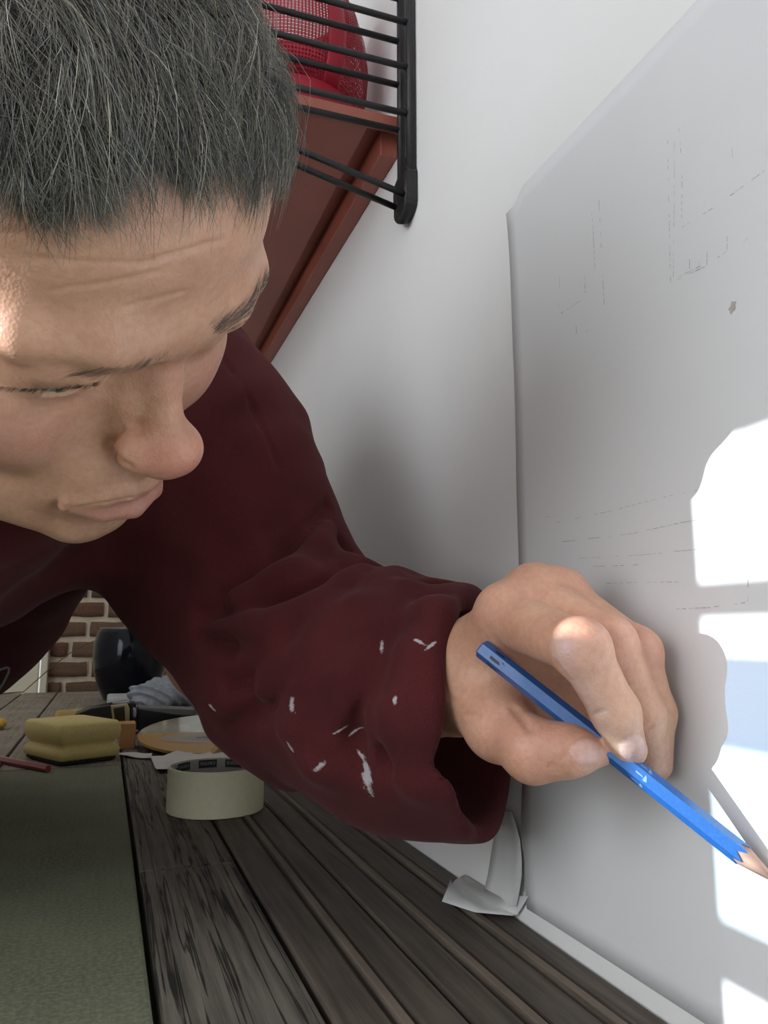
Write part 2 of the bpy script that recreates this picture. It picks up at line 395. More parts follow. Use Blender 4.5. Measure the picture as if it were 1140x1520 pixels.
NECK = hw(0, -30, -150)
SHL = np.array([0.075, 0.560, 0.285]); SHR = np.array([-0.250, 0.360, 0.235])
CHEST = np.array([-0.150, 0.545, 0.190]); HIP = np.array([-0.46, 0.80, -0.14])
ARM = [at(250, 690, 0.59), at(330, 960, 0.545), at(545, 1020, 0.455), at(672, 1006, 0.385)]

S = Shape(FR)
def hm(kind, c, r, k, op=1, fr=2, rot=None): S.el(np.array(c) / 1000, np.array(r) / 1000, k / 1000, op, fr, rot)
def hc(pts, r, k, op=1, fr=2, ki=0.0): S.ch(np.array(pts) / 1000, np.array(r) / 1000, k / 1000, op, fr, ki / 1000)
# skull and face masses (millimetres in the head's frame: x to the person's right, y forward, z up)
hm('', (0, -8, 30), (73, 94, 82), 4, fr=1)
hm('', (0, 32, 40), (61, 59, 58), 22, fr=1)
hm('', (0, 36, -28), (57, 49, 62), 18, fr=1)
hm('', (0, 52, -70), (42, 38, 36), 14, fr=1)
hc([(50, 16, -62), (36, 52, -88), (10, 76, -98)], [17, 14, 13], 14, ki=6)
hm('', (0, 80, -99), (17, 13, 14), 10, fr=1)
hm('', (45, 57, -24), (21, 19, 17), 14)
hm('', (37, 62, -38), (21, 20, 22), 12)
hc([(4, 83, 15), (14, 84, 14), (27, 84, 12.5), (47, 71, 10)], [11.5, 11, 10.5, 9], 12, fr=1, ki=6)
hc([(-4, 83, 17), (-24, 84, 20), (-46, 73.5, 20)], [11.5, 10.8, 10.5], 12, fr=1, ki=6)
hm('', (0, 76, -64), (29, 22, 24), 14, fr=1)
# eye sockets, then lids around the eyeball
hm('', (33, 92, -5), (18, 14, 11), 11, op=-1)
hm('', (12, 92, -4), (6, 9, 10), 8, op=-1)
hm('', (33, 69.5, -5), (15.2, 14.2, 13.4), 6)
hc([(17, 82, -8), (25, 86.2, -9.3), (33, 86.2, -9.2), (41, 81.5, -7.2), (46, 76, -5)], [0.6, 2.1, 2.4, 2.0, 0.8], 0.8, op=-1)
hc([(21, 85, 3.5), (31, 85.5, 2.5), (43, 79, 1.5)], [3.0, 4.4, 4.0], 7, fr=1, ki=4)
hc([(17, 83, -14), (27, 85, -18), (38, 82, -17)], [0.3, 0.9, 0.3], 3.5, op=-1)
# nose
hc([(0, 82, 4), (0, 90, -8), (0, 101, -27)], [7.0, 6.6, 7.6], 9, fr=1, ki=6)
hc([(6, 80, -2), (7.5, 85, -20), (7.5, 88, -33)], [5.5, 5.6, 5.0], 7, ki=5)
hm('', (-2, 105.0, -32), (12.2, 11.5, 10.6), 6, fr=1)
hm('', (8.8, 98.0, -35.5), (7.0, 8.2, 7.0), 4.5)
hc([(8, 98, -37), (2, 104, -37)], [7.0, 8.0], 6)
hc([(18, 90, -45), (9, 99, -46)], [1.0, 1.2], 3.0, op=-1)
hm('', (6.4, 99, -45.5), (3.6, 5.8, 3.6), 2, op=-1)
hc([(0, 97, -44), (0, 97, -52)], [4.5, 4], 6, fr=1)
# mouth
hc([(27, 86.5, -69.5), (14, 94.2, -65.2), (4, 97.4, -63.6), (0, 97.2, -64.2)], [1.8, 3.6, 4.0, 3.8], 5, ki=2)
hc([(25, 87.0, -73.0), (13, 95.6, -74.2), (0, 99.0, -74.8)], [2.2, 4.8, 5.8], 4, ki=2)
hc([(31, 88, -71), (33, 86, -76)], [1.2, 0.7], 4, op=-1)
hc([(16, 96, -85), (0, 100, -86)], [3.2, 3.6], 6, op=-1)
hc([(22, 95, -38), (31, 90, -52), (36, 85, -66)], [0.5, 1.0, 0.5], 5, op=-1)
hc([(0, 105, -53), (0, 106, -60)], [1.6, 1.8], 4, op=-1, fr=1)
# ears
hm('', (75, -6, -6), (6, 17, 31), 5, rot=[[.94, -.34, 0], [.34, .94, 0], [0, 0, 1]])
hm('', (81, 0, -2), (5, 9, 17), 4, op=-1)
# neck, trunk, arms, legs (mostly under the clothes)
S.ch([hw(0, -18, -50), NECK], [0.054, 0.056], 0.03)
S.ch([SHR * 0.75 + NECK * 0.25, NECK * 0.6 + CHEST * 0.4, SHL * 0.75 + NECK * 0.25], [0.03, 0.045, 0.03], 0.04, ki=0.03)
S.ch([CHEST, CHEST * 0.6 + HIP * 0.4], [0.055, 0.07], 0.04, ki=0.03)
S.ch([SHL] + ARM[:2], [0.046, 0.044, 0.038], 0.03, ki=0.02)
S.ch(ARM[1:], [0.037, 0.031, 0.0235], 0.015, ki=0.01)
S.ch([SHR, np.array([-0.45, 0.44, 0.05]), np.array([-0.42, 0.58, -0.10])], [0.046, 0.040, 0.028], 0.03, ki=0.02)
S.ch([np.array([-0.42, 0.58, -0.10]), np.array([-0.40, 0.64, -0.16])], [0.028, 0.024], 0.02)

# ---- left hand holding the pencil: joints (x, y, distance) and radii in pixels of that distance
def J(L): return [at(x, y, d) for x, y, d, r in L], [r * d / F for x, y, d, r in L]
HANDS = {
 'index':  [(752, 918, .330, 42), (862, 962, .287, 40), (914, 1058, .287, 34), (934, 1112, .293, 26)],
 'middle': [(795, 886, .335, 40), (905, 955, .303, 36), (955, 1060, .303, 31), (968, 1128, .309, 23)],
 'ring':   [(838, 890, .338, 36), (944, 968, .314, 34), (971, 1058, .311, 30), (976, 1135, .313, 22)],
 'little': [(872, 925, .340, 30), (930, 1010, .325, 27), (935, 1065, .320, 24), (925, 1105, .316, 19)],
}
WR = at(690, 1008, .372)
S.ch([ARM[2], WR, at(715, 1000, .360)], [0.031, 0.0235, 0.023], 0.012, ki=0.01)
for n, w_ in (('index', .0145), ('middle', .0145), ('ring', .0135), ('little', .012)):
    p, r = J(HANDS[n]); S.ch([at(712, 1000, .362), p[0]], [0.019, r[0] * 0.98], 0.012)
S.ch([at(735, 1020, .352), at(800, 980, .345), at(850, 960, .342)], [0.017, 0.015, 0.013], 0.012, ki=0.01)
tp, tr = J([(706, 1030, .355, 52), (742, 1078, .325, 44), (792, 1114, .304, 44), (846, 1114, .298, 35), (888, 1113, .297, 24)])
S.ch(tp, tr, 0.010, ki=0.006)
S.ch([at(742, 1075, .330), at(740, 1000, .345), at(756, 935, .338)], [0.010, 0.007, 0.010], 0.014, ki=0.006)
for n in ('little', 'ring', 'middle', 'index'):
    p, r = J(HANDS[n])
    S.ch([p[0] * .75 + p[1] * .25] + p[1:], [r[0] * .95] + r[1:], 0.0022, ki=0.004)
    # knuckle swelling
    S.el(p[1], np.full(3, r[1] * 1.04), 0.004)
for n in ('index', 'middle', 'ring'):
    p, r = J(HANDS[n]); S.el(p[0] + np.array([-0.001, 0, 0.003]), np.full(3, r[0] * 1.0), 0.006)
S.ch([at(745, 1030, .350), at(820, 1030, .345), at(900, 1030, .335)], [0.014, 0.017, 0.015], 0.008, ki=0.008)
S.ch([at(790, 1075, .345), at(850, 1075, .338), at(905, 1080, .328)], [0.012, 0.012, 0.010], 0.008, ki=0.008)
# wing of the nose, line between the lips, fold at the mouth's corner
def groove(pts, r, k, push):
    q = []
    for x, y in pts:
        v = S.lift(x, y, .15, .6)
        if v is not None: d_ = ray(x, y); q.append(v + d_ / np.linalg.norm(d_) * push)
    S.ch(q, r, k, op=-1); return np.array(q)
groove([(180, 636), (169, 647), (164, 660), (171, 677), (190, 690)], np.array([.3, 1.2, 1.8, 1.0, .4]) / 1000, .0030, .0006)
groove([(40, 582), (80, 583), (117, 578), (143, 568)], np.array([.5, 1.5, 1.8, .5]) / 1000, .0006, .0008)
LIPL = groove([(84, 758), (108, 753), (150, 746), (190, 739), (222, 730), (244, 721)], np.array([.7, .5, .4, .4, .4, .4]) / 1000, .0008, .0006)
groove([(84, 742), (80, 757), (84, 772)], np.array([.3, .9, .3]) / 1000, .003, .0003)
# forehead lines, then nails and creases
for pts in ([(5, 347), (120, 341), (250, 337), (318, 313)], [(42, 383), (120, 389), (210, 391), (328, 356)], [(84, 430), (160, 420), (236, 404)], [(190, 455), (270, 434)]):
    q = [S.lift(x, y, .15, .6) for x, y in pts]; n_ = []
    for a, b in zip(q, q[1:]):
        for t in np.linspace(0, 1, 5)[:-1]:
            c = a * (1 - t) + b * t; r_ = c - CAM; e_ = float(S(c[None])[0]); n_.append(c - r_ / np.linalg.norm(r_) * (0.0003 + e_ * -1.0) if e_ < 0 else c)
    S.ch(n_ + [q[-1]], 0.0001, 0.0022, op=-1)
def nail(px, py, d0, size, axis_px):
    q = S.lift(px, py, d0)
    u = at(px + axis_px[0], py + axis_px[1], d0) - at(px, py, d0); u /= np.linalg.norm(u)
    e = 5e-4; g = np.array([float(S((q + np.eye(3)[i] * e)[None])[0] - S((q - np.eye(3)[i] * e)[None])[0]) for i in range(3)]); g /= np.linalg.norm(g)
    u = u - g * (u @ g); u /= np.linalg.norm(u); v = np.cross(g, u)
    return q, np.stack([u, v, g], 1), size
NAILS = [nail(940, 1112, .25, (.0068, .0050, .0022), (10, 26)), nail(872, 1116, .25, (.0066, .0048, .0024), (30, -3))]
for q, Rn, sz in NAILS:
    S.el(q - Rn[:, 2] * 0.0014, np.array(sz), 0.0006, rot=Rn)
for pts, r, k in (([(826, 985), (836, 1000), (846, 1010)], .0007, .002), ([(822, 1020), (829, 1040)], .0005, .0015),
                  ([(880, 1062), (896, 1054)], .0004, .0016), ([(832, 1128), (842, 1122), (846, 1108)], .0004, .0016),
                  ([(812, 1140), (822, 1134)], .0004, .0014), ([(958, 1083), (970, 1077)], .0004, .0014), ([(764, 1052), (776, 1066), (786, 1082)], .0009, .003),
                  ([(655, 985), (662, 1030), (690, 1060), (712, 1062)], .0005, .002)):
    q = [S.lift(x, y, .22, .6) for x, y in pts]
    q = [v for v in q if v is not None]
    if len(q) > 1: S.ch(q, r, k, op=-1)

V, Q = surface_nets(S, (-0.50, 0.05, -0.26), (0.30, 0.80, 0.46), 0.0020 if not globals().get('COARSE') else 0.004)
ph = (V - HT) @ HR
fine = ((ph[:, 1] > 40) & (ph[:, 2] > -125) & (ph[:, 2] < 0.08) & (np.linalg.norm(ph, axis=1) < 0.16)) | ((ph[:, 1] > 0.03) & (np.linalg.norm(ph, axis=1) < 0.15)) | (V[:, 0] > 0.125)
V2, F2 = refine(V, Q, fine)
nf = len(V)
V2 = project(S, V2, 1)
body_me = mesh_from('body', V2, F2)
ph = (V2 - HT) @ HR * 1000
# surface colour: lips, flushed nose and cheeks, knuckles, nails
base = np.array([0.585, 0.338, 0.228])
col = np.tile(base, (len(V2), 1))
hz = np.linalg.norm(ph, axis=1) < 160
def blend(wt, c):
    global col
    wt = np.clip(wt, 0, 1)[:, None]; col = col * (1 - wt) + np.array(c) * wt
def gs(c, r):  # soft spot in head millimetres
    q = ph.copy(); q[:, 0] = np.abs(q[:, 0]) if c[0] >= 0 and c[0] != 0 else q[:, 0]
    return np.exp(-(((q - np.array(c)) / np.array(r)) ** 2).sum(1)) * hz
red = (0.575, 0.255, 0.205)
blend(0.9 * gs((0, 110, -34), (16, 14, 12)), (0.60, 0.25, 0.19)); blend(0.55 * gs((46, 72, -34), (20, 20, 15)), red)
blend(0.4 * gs((0, 92, -2), (12, 14, 14)), red)
ax_ = np.abs(ph[:, 0]); zc = -69.2 + 0.9 * 0 - 0.0028 * ax_ ** 2
upl = np.clip((ph[:, 2] - zc) / (3.6 - 0.10 * ax_), -9, 9); lol = np.clip((zc - ph[:, 2]) / (9.5 - 0.26 * ax_), -9, 9)
lip = hz & (ph[:, 1] > 84) & (ax_ < 27) & (np.where(ph[:, 2] > zc, upl, lol) < 1)
blend(0.62 * lip * np.clip((28 - ax_) / 10, 0, 1), (0.47, 0.20, 0.175))
for n in HANDS:
    p, r = J(HANDS[n])
    for j in (0, 1): blend(0.45 * np.exp(-((V2 - p[j]) ** 2).sum(1) / (0.012 ** 2)), red)
    blend(0.4 * np.exp(-((V2 - p[3]) ** 2).sum(1) / (0.010 ** 2)), (0.60, 0.36, 0.31))
blend(0.4 * np.exp(-((V2 - tp[2]) ** 2).sum(1) / (0.020 ** 2)), red)
for q, Rn, sz in NAILS:
    l = (V2 - q) @ Rn
    blend(((l[:, 0] / sz[0]) ** 2 + (l[:, 1] / sz[1]) ** 2 < 0.95) * (np.abs(l[:, 2]) < .004) * 0.7, (0.66, 0.44, 0.40))
ca = body_me.color_attributes.new('tint', 'FLOAT_COLOR', 'POINT')
ca.data.foreach_set('color', np.concatenate([col, np.ones((len(V2), 1))], 1).astype(np.float32).ravel())

m_skin, nt, b = NT('skin')
at_ = nd(nt, 'ShaderNodeAttribute', attribute_name='tint')
tc = nd(nt, 'ShaderNodeTexCoord')
n1 = nd(nt, 'ShaderNodeTexNoise', {'Vector': tc.outputs['Object'], 'Scale': 60.0, 'Detail': 5.0})
n2 = nd(nt, 'ShaderNodeTexNoise', {'Vector': tc.outputs['Object'], 'Scale': 420.0, 'Detail': 3.0})
n3 = nd(nt, 'ShaderNodeTexVoronoi', {'Vector': tc.outputs['Object'], 'Scale': 900.0})
r1 = ramp(nt, n1.outputs[0], [(0.25, (0.86, 0.80, 0.78)), (0.75, (1.1, 1.1, 1.1))])
c1 = mixc(nt, 1.0, at_.outputs['Color'], r1.outputs[0], 'MULTIPLY')
r2 = ramp(nt, n2.outputs[0], [(0.30, (0.90, 0.84, 0.80)), (0.60, (1.03, 1.03, 1.03))])
c2 = mixc(nt, 0.6, c1, r2.outputs[0], 'MULTIPLY')
nt.links.new(c2, b.inputs['Base Color'])
b.inputs['Roughness'].default_value = 0.46; b.inputs['Specular IOR Level'].default_value = 0.42
b.inputs['Subsurface Weight'].default_value = 0.35; b.inputs['Subsurface Radius'].default_value = (1.0, 0.36, 0.2); b.inputs['Subsurface Scale'].default_value = 0.004
ad = nd(nt, 'ShaderNodeMath', {0: n2.outputs[0], 1: n3.outputs[0]}, operation='ADD')
bp = nd(nt, 'ShaderNodeBump', {'Height': ad.outputs[0], 'Strength': 0.22, 'Distance': 0.0006}); nt.links.new(bp.outputs[0], b.inputs['Normal'])

person = empty('person', (float(HIP[0]), float(HIP[1]), -0.745))
tag(person, 'person in a maroon sweatshirt bending over the worktop and drawing on the wall', 'person')
def pchild(name, me, mat):
    o = link(name, me, mat, person); o.matrix_parent_inverse = Matrix.Translation(-person.location); return o
body = pchild('body', body_me, m_skin)
from mathutils.bvhtree import BVHTree
def bvh_of(o): return BVHTree.FromPolygons([tuple(v.co) for v in o.data.vertices], [tuple(p.vertices) for p in o.data.polygons])
def hit(tree, x, y):
    r = Vector(ray(x, y)); r.normalize(); h = tree.ray_cast(Vector(CAM), r)
    return (np.array(h[0]), np.array(h[1])) if h[0] is not None else (None, None)
bv_body = bvh_of(body)

def strands(name, P, R, colr, mat, parent=True):
    """P: n x m x 3 polylines, R: n x m radii, colr: n x 3 -> one mesh of three-sided tapering tubes"""
    n, m, _ = P.shape
    T = np.gradient(P, axis=1); T /= np.linalg.norm(T, axis=2, keepdims=True) + 1e-9
    ref = np.tile(np.array([0.31, 0.52, 0.79]), (n, m, 1)); U = np.cross(T, ref); U /= np.linalg.norm(U, axis=2, keepdims=True) + 1e-9
    W = np.cross(T, U); VV = []
    for k in range(3):
        a = 2 * math.pi * k / 3; VV.append(P + R[..., None] * (U * math.cos(a) + W * math.sin(a)))
    VV = np.stack(VV, 2).reshape(-1, 3)
    i = np.arange(n)[:, None, None] * m * 3; j = np.arange(m - 1)[None, :, None] * 3; k = np.arange(3)[None, None, :]; k2 = (k + 1) % 3
    Fq = np.stack([i + j + k, i + j + k2, i + j + 3 + k2, i + j + 3 + k], -1).reshape(-1, 4)
    me = bpy.data.meshes.new(name)
    me.vertices.add(len(VV)); me.vertices.foreach_set('co', VV.astype(np.float32).ravel())
    me.loops.add(Fq.size); me.loops.foreach_set('vertex_index', Fq.astype(np.int32).ravel())
    me.polygons.add(len(Fq)); me.polygons.foreach_set('loop_start', np.arange(0, Fq.size, 4, dtype=np.int32))
    me.polygons.foreach_set('use_smooth', np.ones(len(Fq), dtype=bool)); me.update(calc_edges=True)
    ca = me.color_attributes.new('tint', 'FLOAT_COLOR', 'POINT')
    cc = np.concatenate([np.repeat(colr, m * 3, axis=0), np.ones((n * m * 3, 1))], 1)
    ca.data.foreach_set('color', cc.astype(np.float32).ravel())
    return pchild(name, me, mat)
m_hair, nt, b = NT('hair')
at_ = nd(nt, 'ShaderNodeAttribute', attribute_name='tint'); nt.links.new(at_.outputs['Color'], b.inputs['Base Color'])
b.inputs['Roughness'].default_value = 0.36; b.inputs['Specular IOR Level'].default_value = 0.7

rng = np.random.RandomState(5)
def skull(q):  # head millimetres
    def el(q, c, r):
        q = q - np.array(c); r = np.array(r); k0 = np.sqrt(((q / r) ** 2).sum(1)); k1 = np.sqrt(((q / (r * r)) ** 2).sum(1)) + 1e-9
        return k0 * (k0 - 1) / k1
    return smin(el(q, (0, -8, 30), (73, 94, 82)), el(q, (0, 32, 40), (61, 59, 58)), 22)
def skull_n(q):
    d = skull(q); G = np.stack([skull(q + np.eye(3)[a] * 0.5) - d for a in range(3)], 1) / 0.5
    return d, G / (np.linalg.norm(G, axis=1, keepdims=True) + 1e-9)
def hairline(q):
    x, y = q[:, 0], q[:, 1]
    front = 82 - np.where(x > 0, 0.0076, 0.0058) * x ** 2 + 3.0 * np.sin(x * .23 + 1) + 2.5 * np.sin(x * .61)
    side = np.interp(y, [-100, -60, -15, 0, 12, 30, 46], [-70, -60, -25, 15, 50, 66, 70])
    t = np.clip((y - 40) / 18, 0, 1)
    return side * (1 - t) + front * t
phb = (np.array([v.co for v in body_me.vertices]) - HT) @ HR * 1000
inh = (np.linalg.norm(phb - np.array([0, -8, 30]), axis=1) < 115) & (np.abs(skull(phb)) < 6)
reg = inh & (phb[:, 2] > hairline(phb))
# the dense under-layer of the hair
keep = [p.index for p in body_me.polygons if all(reg[v] for v in p.vertices)]
used = sorted({v for i in keep for v in body_me.polygons[i].vertices}); mp = {v: i for i, v in enumerate(used)}
qq = phb[used]; dd, nn = skull_n(qq); edge = np.clip((qq[:, 2] - hairline(qq)) / 14, 0, 1)
bumpy = 1.0 + 0.28 * np.sin(qq[:, 0] * .21 + 2 * np.sin(qq[:, 1] * .07)) * np.sin(qq[:, 1] * .12 + 1) + 0.15 * np.sin(qq[:, 0] * .5 + qq[:, 2] * .4)
qq = qq + nn * (0.3 + 4.2 * np.sqrt(edge) * bumpy)[:, None]
cap_me = mesh_from('hair', (qq / 1000) @ HR.T + HT, [[mp[v] for v in body_me.polygons[i].vertices] for i in keep])
m_cap, nt, b = NT('hair_under')
tc = nd(nt, 'ShaderNodeTexCoord'); n_ = nd(nt, 'ShaderNodeTexNoise', {'Vector': tc.outputs['Object'], 'Scale': 300.0, 'Detail': 4.0})
nt.links.new(ramp(nt, n_.outputs[0], [(0.3, (0.08, 0.074, 0.062)), (0.7, (0.17, 0.157, 0.13))]).outputs[0], b.inputs['Base Color'])
b.inputs['Roughness'].default_value = 0.8
hair = pchild('hair', cap_me, m_cap)
# strands
pool = np.flatnonzero(reg & (phb[:, 1] > -60)); NS = 28000
roots = phb[rng.choice(pool, NS)] + rng.randn(NS, 3) * 0.6
cl = phb[rng.choice(pool, 900)]
ci = np.argmin(((roots[:, None, :2] - cl[None, :, :2]) ** 2).sum(2) + (roots[:, None, 2] - cl[None, :, 2]) ** 2, axis=1) if NS * 900 < 4e7 else None
big = phb[rng.choice(pool, 70)]; bi_ = np.argmin(((cl[:, None] - big[None]) ** 2).sum(2), axis=1)
bdir = rng.randn(70, 3) * 0.45; bh = rng.rand(70)
cdir = rng.randn(900, 3) * 0.30 + bdir[bi_]; clen = rng.rand(900); chgt = np.clip(0.55 * rng.rand(900) + 0.55 * bh[bi_], 0, 1)
d0, n0 = skull_n(roots)
rad = roots - np.array([8, -30, 112]); rad /= np.linalg.norm(rad, axis=1, keepdims=True)
th = np.radians(np.interp(roots[:, 0], [-50, -10, 20, 45, 65], [30, 36, 44, 66, 84])) + (cdir[ci] @ np.array([0.55, 0.25, 0.1])) + rng.randn(NS) * 0.12
hR = HR.T @ rgt; hD = HR.T @ -upv
comb = np.cos(th)[:, None] * hR + np.sin(th)[:, None] * hD + 0.15 * rad
near = np.clip((roots[:, 2] - hairline(roots)) / 26, 0, 1)
lft = np.clip((-roots[:, 0] - 30) / 25, 0, 1)
Ls = (11 + 32 * near) * (1 - 0.45 * lft) * (0.55 + 0.9 * clen[ci]) * (0.8 + 0.4 * rng.rand(NS))
fly = (rng.rand(NS) < 0.04) * 5.0
hmax = fly + (2.2 + 8.5 * near ** .7) * (0.55 + 0.75 * chgt[ci]) * (0.5 + 0.75 * rng.rand(NS))
m_ = 8; P = np.zeros((NS, m_, 3)); P[:, 0] = roots
curl = rng.randn(NS, 3) * 0.07 + cdir[ci] * 0.16
dirv = comb
for k in range(1, m_):
    q = P[:, k - 1]; d, nv = skull_n(q)
    t_ = dirv - nv * (dirv * nv).sum(1, keepdims=True); t_ /= np.linalg.norm(t_, axis=1, keepdims=True) + 1e-9
    q = q + t_ * (Ls / (m_ - 1))[:, None]
    d, nv = skull_n(q); s = k / (m_ - 1)
    tgt = hmax * (math.sin(min(1, s * 1.5) * math.pi / 2)) * (1 - 0.45 * max(0, s - .55) / .45) + 0.3
    P[:, k] = q + nv * (tgt - d)[:, None]
    dirv = dirv + curl
    dirv[:, 2] -= 0.05
g = rng.rand(NS); warm = rng.rand(NS); ctone = rng.rand(900)
dark = np.array([0.042, 0.037, 0.030]); lgt_w = np.array([0.40, 0.33, 0.225]); lgt_c = np.array([0.33, 0.345, 0.33])
lg = lgt_w * warm[:, None] + lgt_c * (1 - warm[:, None])
mixv = np.clip(0.12 + 0.60 * g ** 2 + 0.5 * (ctone[ci] - .5), 0, 1)[:, None]
colr = dark * (1 - mixv) + lg * mixv
hi = rng.rand(NS) < 0.03; colr[hi] = np.array([0.50, 0.46, 0.38])
R = 0.00015 * (0.7 + 0.6 * rng.rand(NS))[:, None] * np.linspace(1, 0.28, m_)[None]
hs = strands('hair_strands', (P / 1000) @ HR.T + HT, R, colr, m_hair)
hs.parent = hair; hs.matrix_parent_inverse = Matrix.Identity(4); hs['kind'] = 'stuff'
# eyebrows and lashes
def brow(name, line, n, wid, lean, length, rad_, c0, c1, dens=1.0, out=0.0006):
    Pp, Rr, Cc = [], [], []
    line = np.array(line, float); sg = np.r_[0, np.cumsum(np.linalg.norm(np.diff(line, axis=0), axis=1))]
    for i in range(n):
        u = rng.rand() * sg[-1]; x = np.interp(u, sg, line[:, 0]); y = np.interp(u, sg, line[:, 1])
        tx = np.interp(min(u + 3, sg[-1]), sg, line[:, 0]) - np.interp(max(u - 3, 0), sg, line[:, 0]); ty = np.interp(min(u + 3, sg[-1]), sg, line[:, 1]) - np.interp(max(u - 3, 0), sg, line[:, 1])
        l = math.hypot(tx, ty) + 1e-6; tx /= l; ty /= l; f = u / sg[-1]
        o = rng.randn() * 0.5 * wid * (1 - 0.45 * f)
        a, na = hit(bv_body, x - ty * o, y + tx * o)
        if a is None: continue
        L_ = length * (0.7 + 0.6 * rng.rand()); jx = lean[0] + rng.randn() * .25; jy = lean[1] + rng.randn() * .25
        dv = at(x + tx * 10 + jx * 10, y + ty * 10 + jy * 10, 0.27) - at(x, y, 0.27); dv /= np.linalg.norm(dv)
        dv = dv - na * (dv @ na); dv /= np.linalg.norm(dv) + 1e-9
        pts = [a + dv * L_ * s + na * (out * math.sin(s * 2.4)) for s in (0, .35, .7, 1)]
        if np.linalg.norm(pts[1] - a) > 0.01: continue
        Pp.append(pts); Rr.append([rad_, rad_, rad_ * .7, rad_ * .25]); t = rng.rand(); Cc.append(np.array(c0) * (1 - t) + np.array(c1) * t)
    o = strands(name, np.array(Pp), np.array(Rr), np.array(Cc), m_hair); o['kind'] = 'stuff'; return o
brow('eyebrow', [(314, 493), (340, 480), (368, 458), (388, 432), (396, 414)], 300, 12, (0.05, -0.10), 0.0055, 0.00006, (.075, .050, .038), (.17, .12, .092))
brow('eyebrow', [(252, 521), (225, 532), (190, 543), (150, 551), (110, 553)], 120, 8, (0.0, 0.10), 0.0050, 0.00005, (.10, .066, .050), (.22, .155, .12))
brow('eyelashes', [(152, 566), (120, 573), (80, 577), (40, 577), (2, 574)], 130, 2.2, (0.1, 0.7), 0.0022, 0.00006, (.015, .011, .010), (.035, .027, .024), out=0.0007)
# eyeballs
def eyeball(c):
    bm = bmesh.new(); bmesh.ops.create_uvsphere(bm, u_segments=40, v_segments=24, radius=0.0125)
    bm.transform(Matrix.Translation((HR @ (np.array(c) / 1000) + HT).tolist()))
    return pchild('eyeball', bm_mesh(bm, 'eyeball', True), m_eye)
m_eye, nt, b = NT('eye')
geo = nd(nt, 'ShaderNodeTexCoord')
EC = [(33, 69.8, -5), (-33, 69.8, -5)]
gz = HR @ (np.array([-6, 86, -22]) / np.linalg.norm([-6, 86, -22]))
facs = None
for c in EC:
    ctr = HR @ (np.array(c) / 1000) + HT + gz * 0.0125
    dv = nd(nt, 'ShaderNodeVectorMath', {0: geo.outputs['Object'], 1: tuple(ctr)}, operation='DISTANCE')
    facs = dv.outputs['Value'] if facs is None else nd(nt, 'ShaderNodeMath', {0: facs, 1: dv.outputs['Value']}, operation='MINIMUM').outputs[0]
sc_ = nd(nt, 'ShaderNodeMath', {0: facs, 1: 100.0}, operation='MULTIPLY')
nt.links.new(ramp(nt, sc_.outputs[0], [(0.22, (.008, .008, .008)), (0.26, (.07, .06, .05)), (0.58, (.09, .085, .08)), (0.64, (.60, .57, .55))]).outputs[0], b.inputs['Base Color'])
b.inputs['Roughness'].default_value = 0.08; b.inputs['Coat Weight'].default_value = 0.5
for c in EC: eyeball(c)

# ---- sweatshirt
T = Shape({0: FR[0]})
def tj(L): return [at(x, y, d) for x, y, d, r in L], [r * d / F for x, y, d, r in L]
SL = [(60, 600, .600, 150), (160, 590, .585, 165), (222, 615, .575, 172), (280, 698, .560, 176), (332, 806, .550, 162), (394, 903, .530, 142), (452, 988, .490, 148), (515, 996, .462, 140), (588, 1040, .435, 157), (648, 1048, .412, 156), (712, 1058, .386, 150), (770, 1068, .362, 146)]
p_, r_ = tj(SL); T.ch(p_, r_, 0.02, ki=0.03)
tor, torr = tj([(20, 660, .62, 190), (-20, 715, .63, 190), (-120, 840, .68, 202), (-300, 1000, .80, 205)])
T.ch(tor, torr, 0.045, ki=0.05)
T.ch([at(-20, 690, .60), SHR + np.array([0, 0.03, 0.0])], [0.095, 0.075], 0.05)
T.ch([SHR + np.array([0, 0.03, 0]), np.array([-0.45, 0.45, 0.05]), np.array([-0.425, 0.57, -0.09])], [0.075, 0.062, 0.05], 0.03, ki=0.02)
T.ch([NECK + (HIP - NECK) * 0.02, HIP + np.array([0, 0, 0.06])], [0.085, 0.150], 0.06)
# collar round the neck
T.ch([NECK + (hw(0, -18, -50) - NECK) * 0.30 + np.array([0, 0, -0.012]), NECK], [0.070, 0.080], 0.03)
T.ch([at(-90, 840, .50), at(-10, 795, .48), at(70, 770, .50), at(170, 735, .54)], [0.050, 0.040, 0.032, 0.045], 0.03, ki=0.03)
for x, y, d, r in ((448, 752, .545, 46), (466, 802, .535, 36), (522, 872, .475, 40), (578, 898, .445, 48), (630, 922, .425, 34), (678, 935, .402, 50), (432, 1112, .47, 54), (412, 640, .56, 40)):
    T.el(at(x, y, d), np.full(3, r * d / F), 0.012)
for x, y, d, r in ((506, 812, .505, 15), (562, 838, .455, 16), (648, 876, .412, 20)):
    T.el(at(x, y, d), np.full(3, r * d / F), 0.008, op=-1)
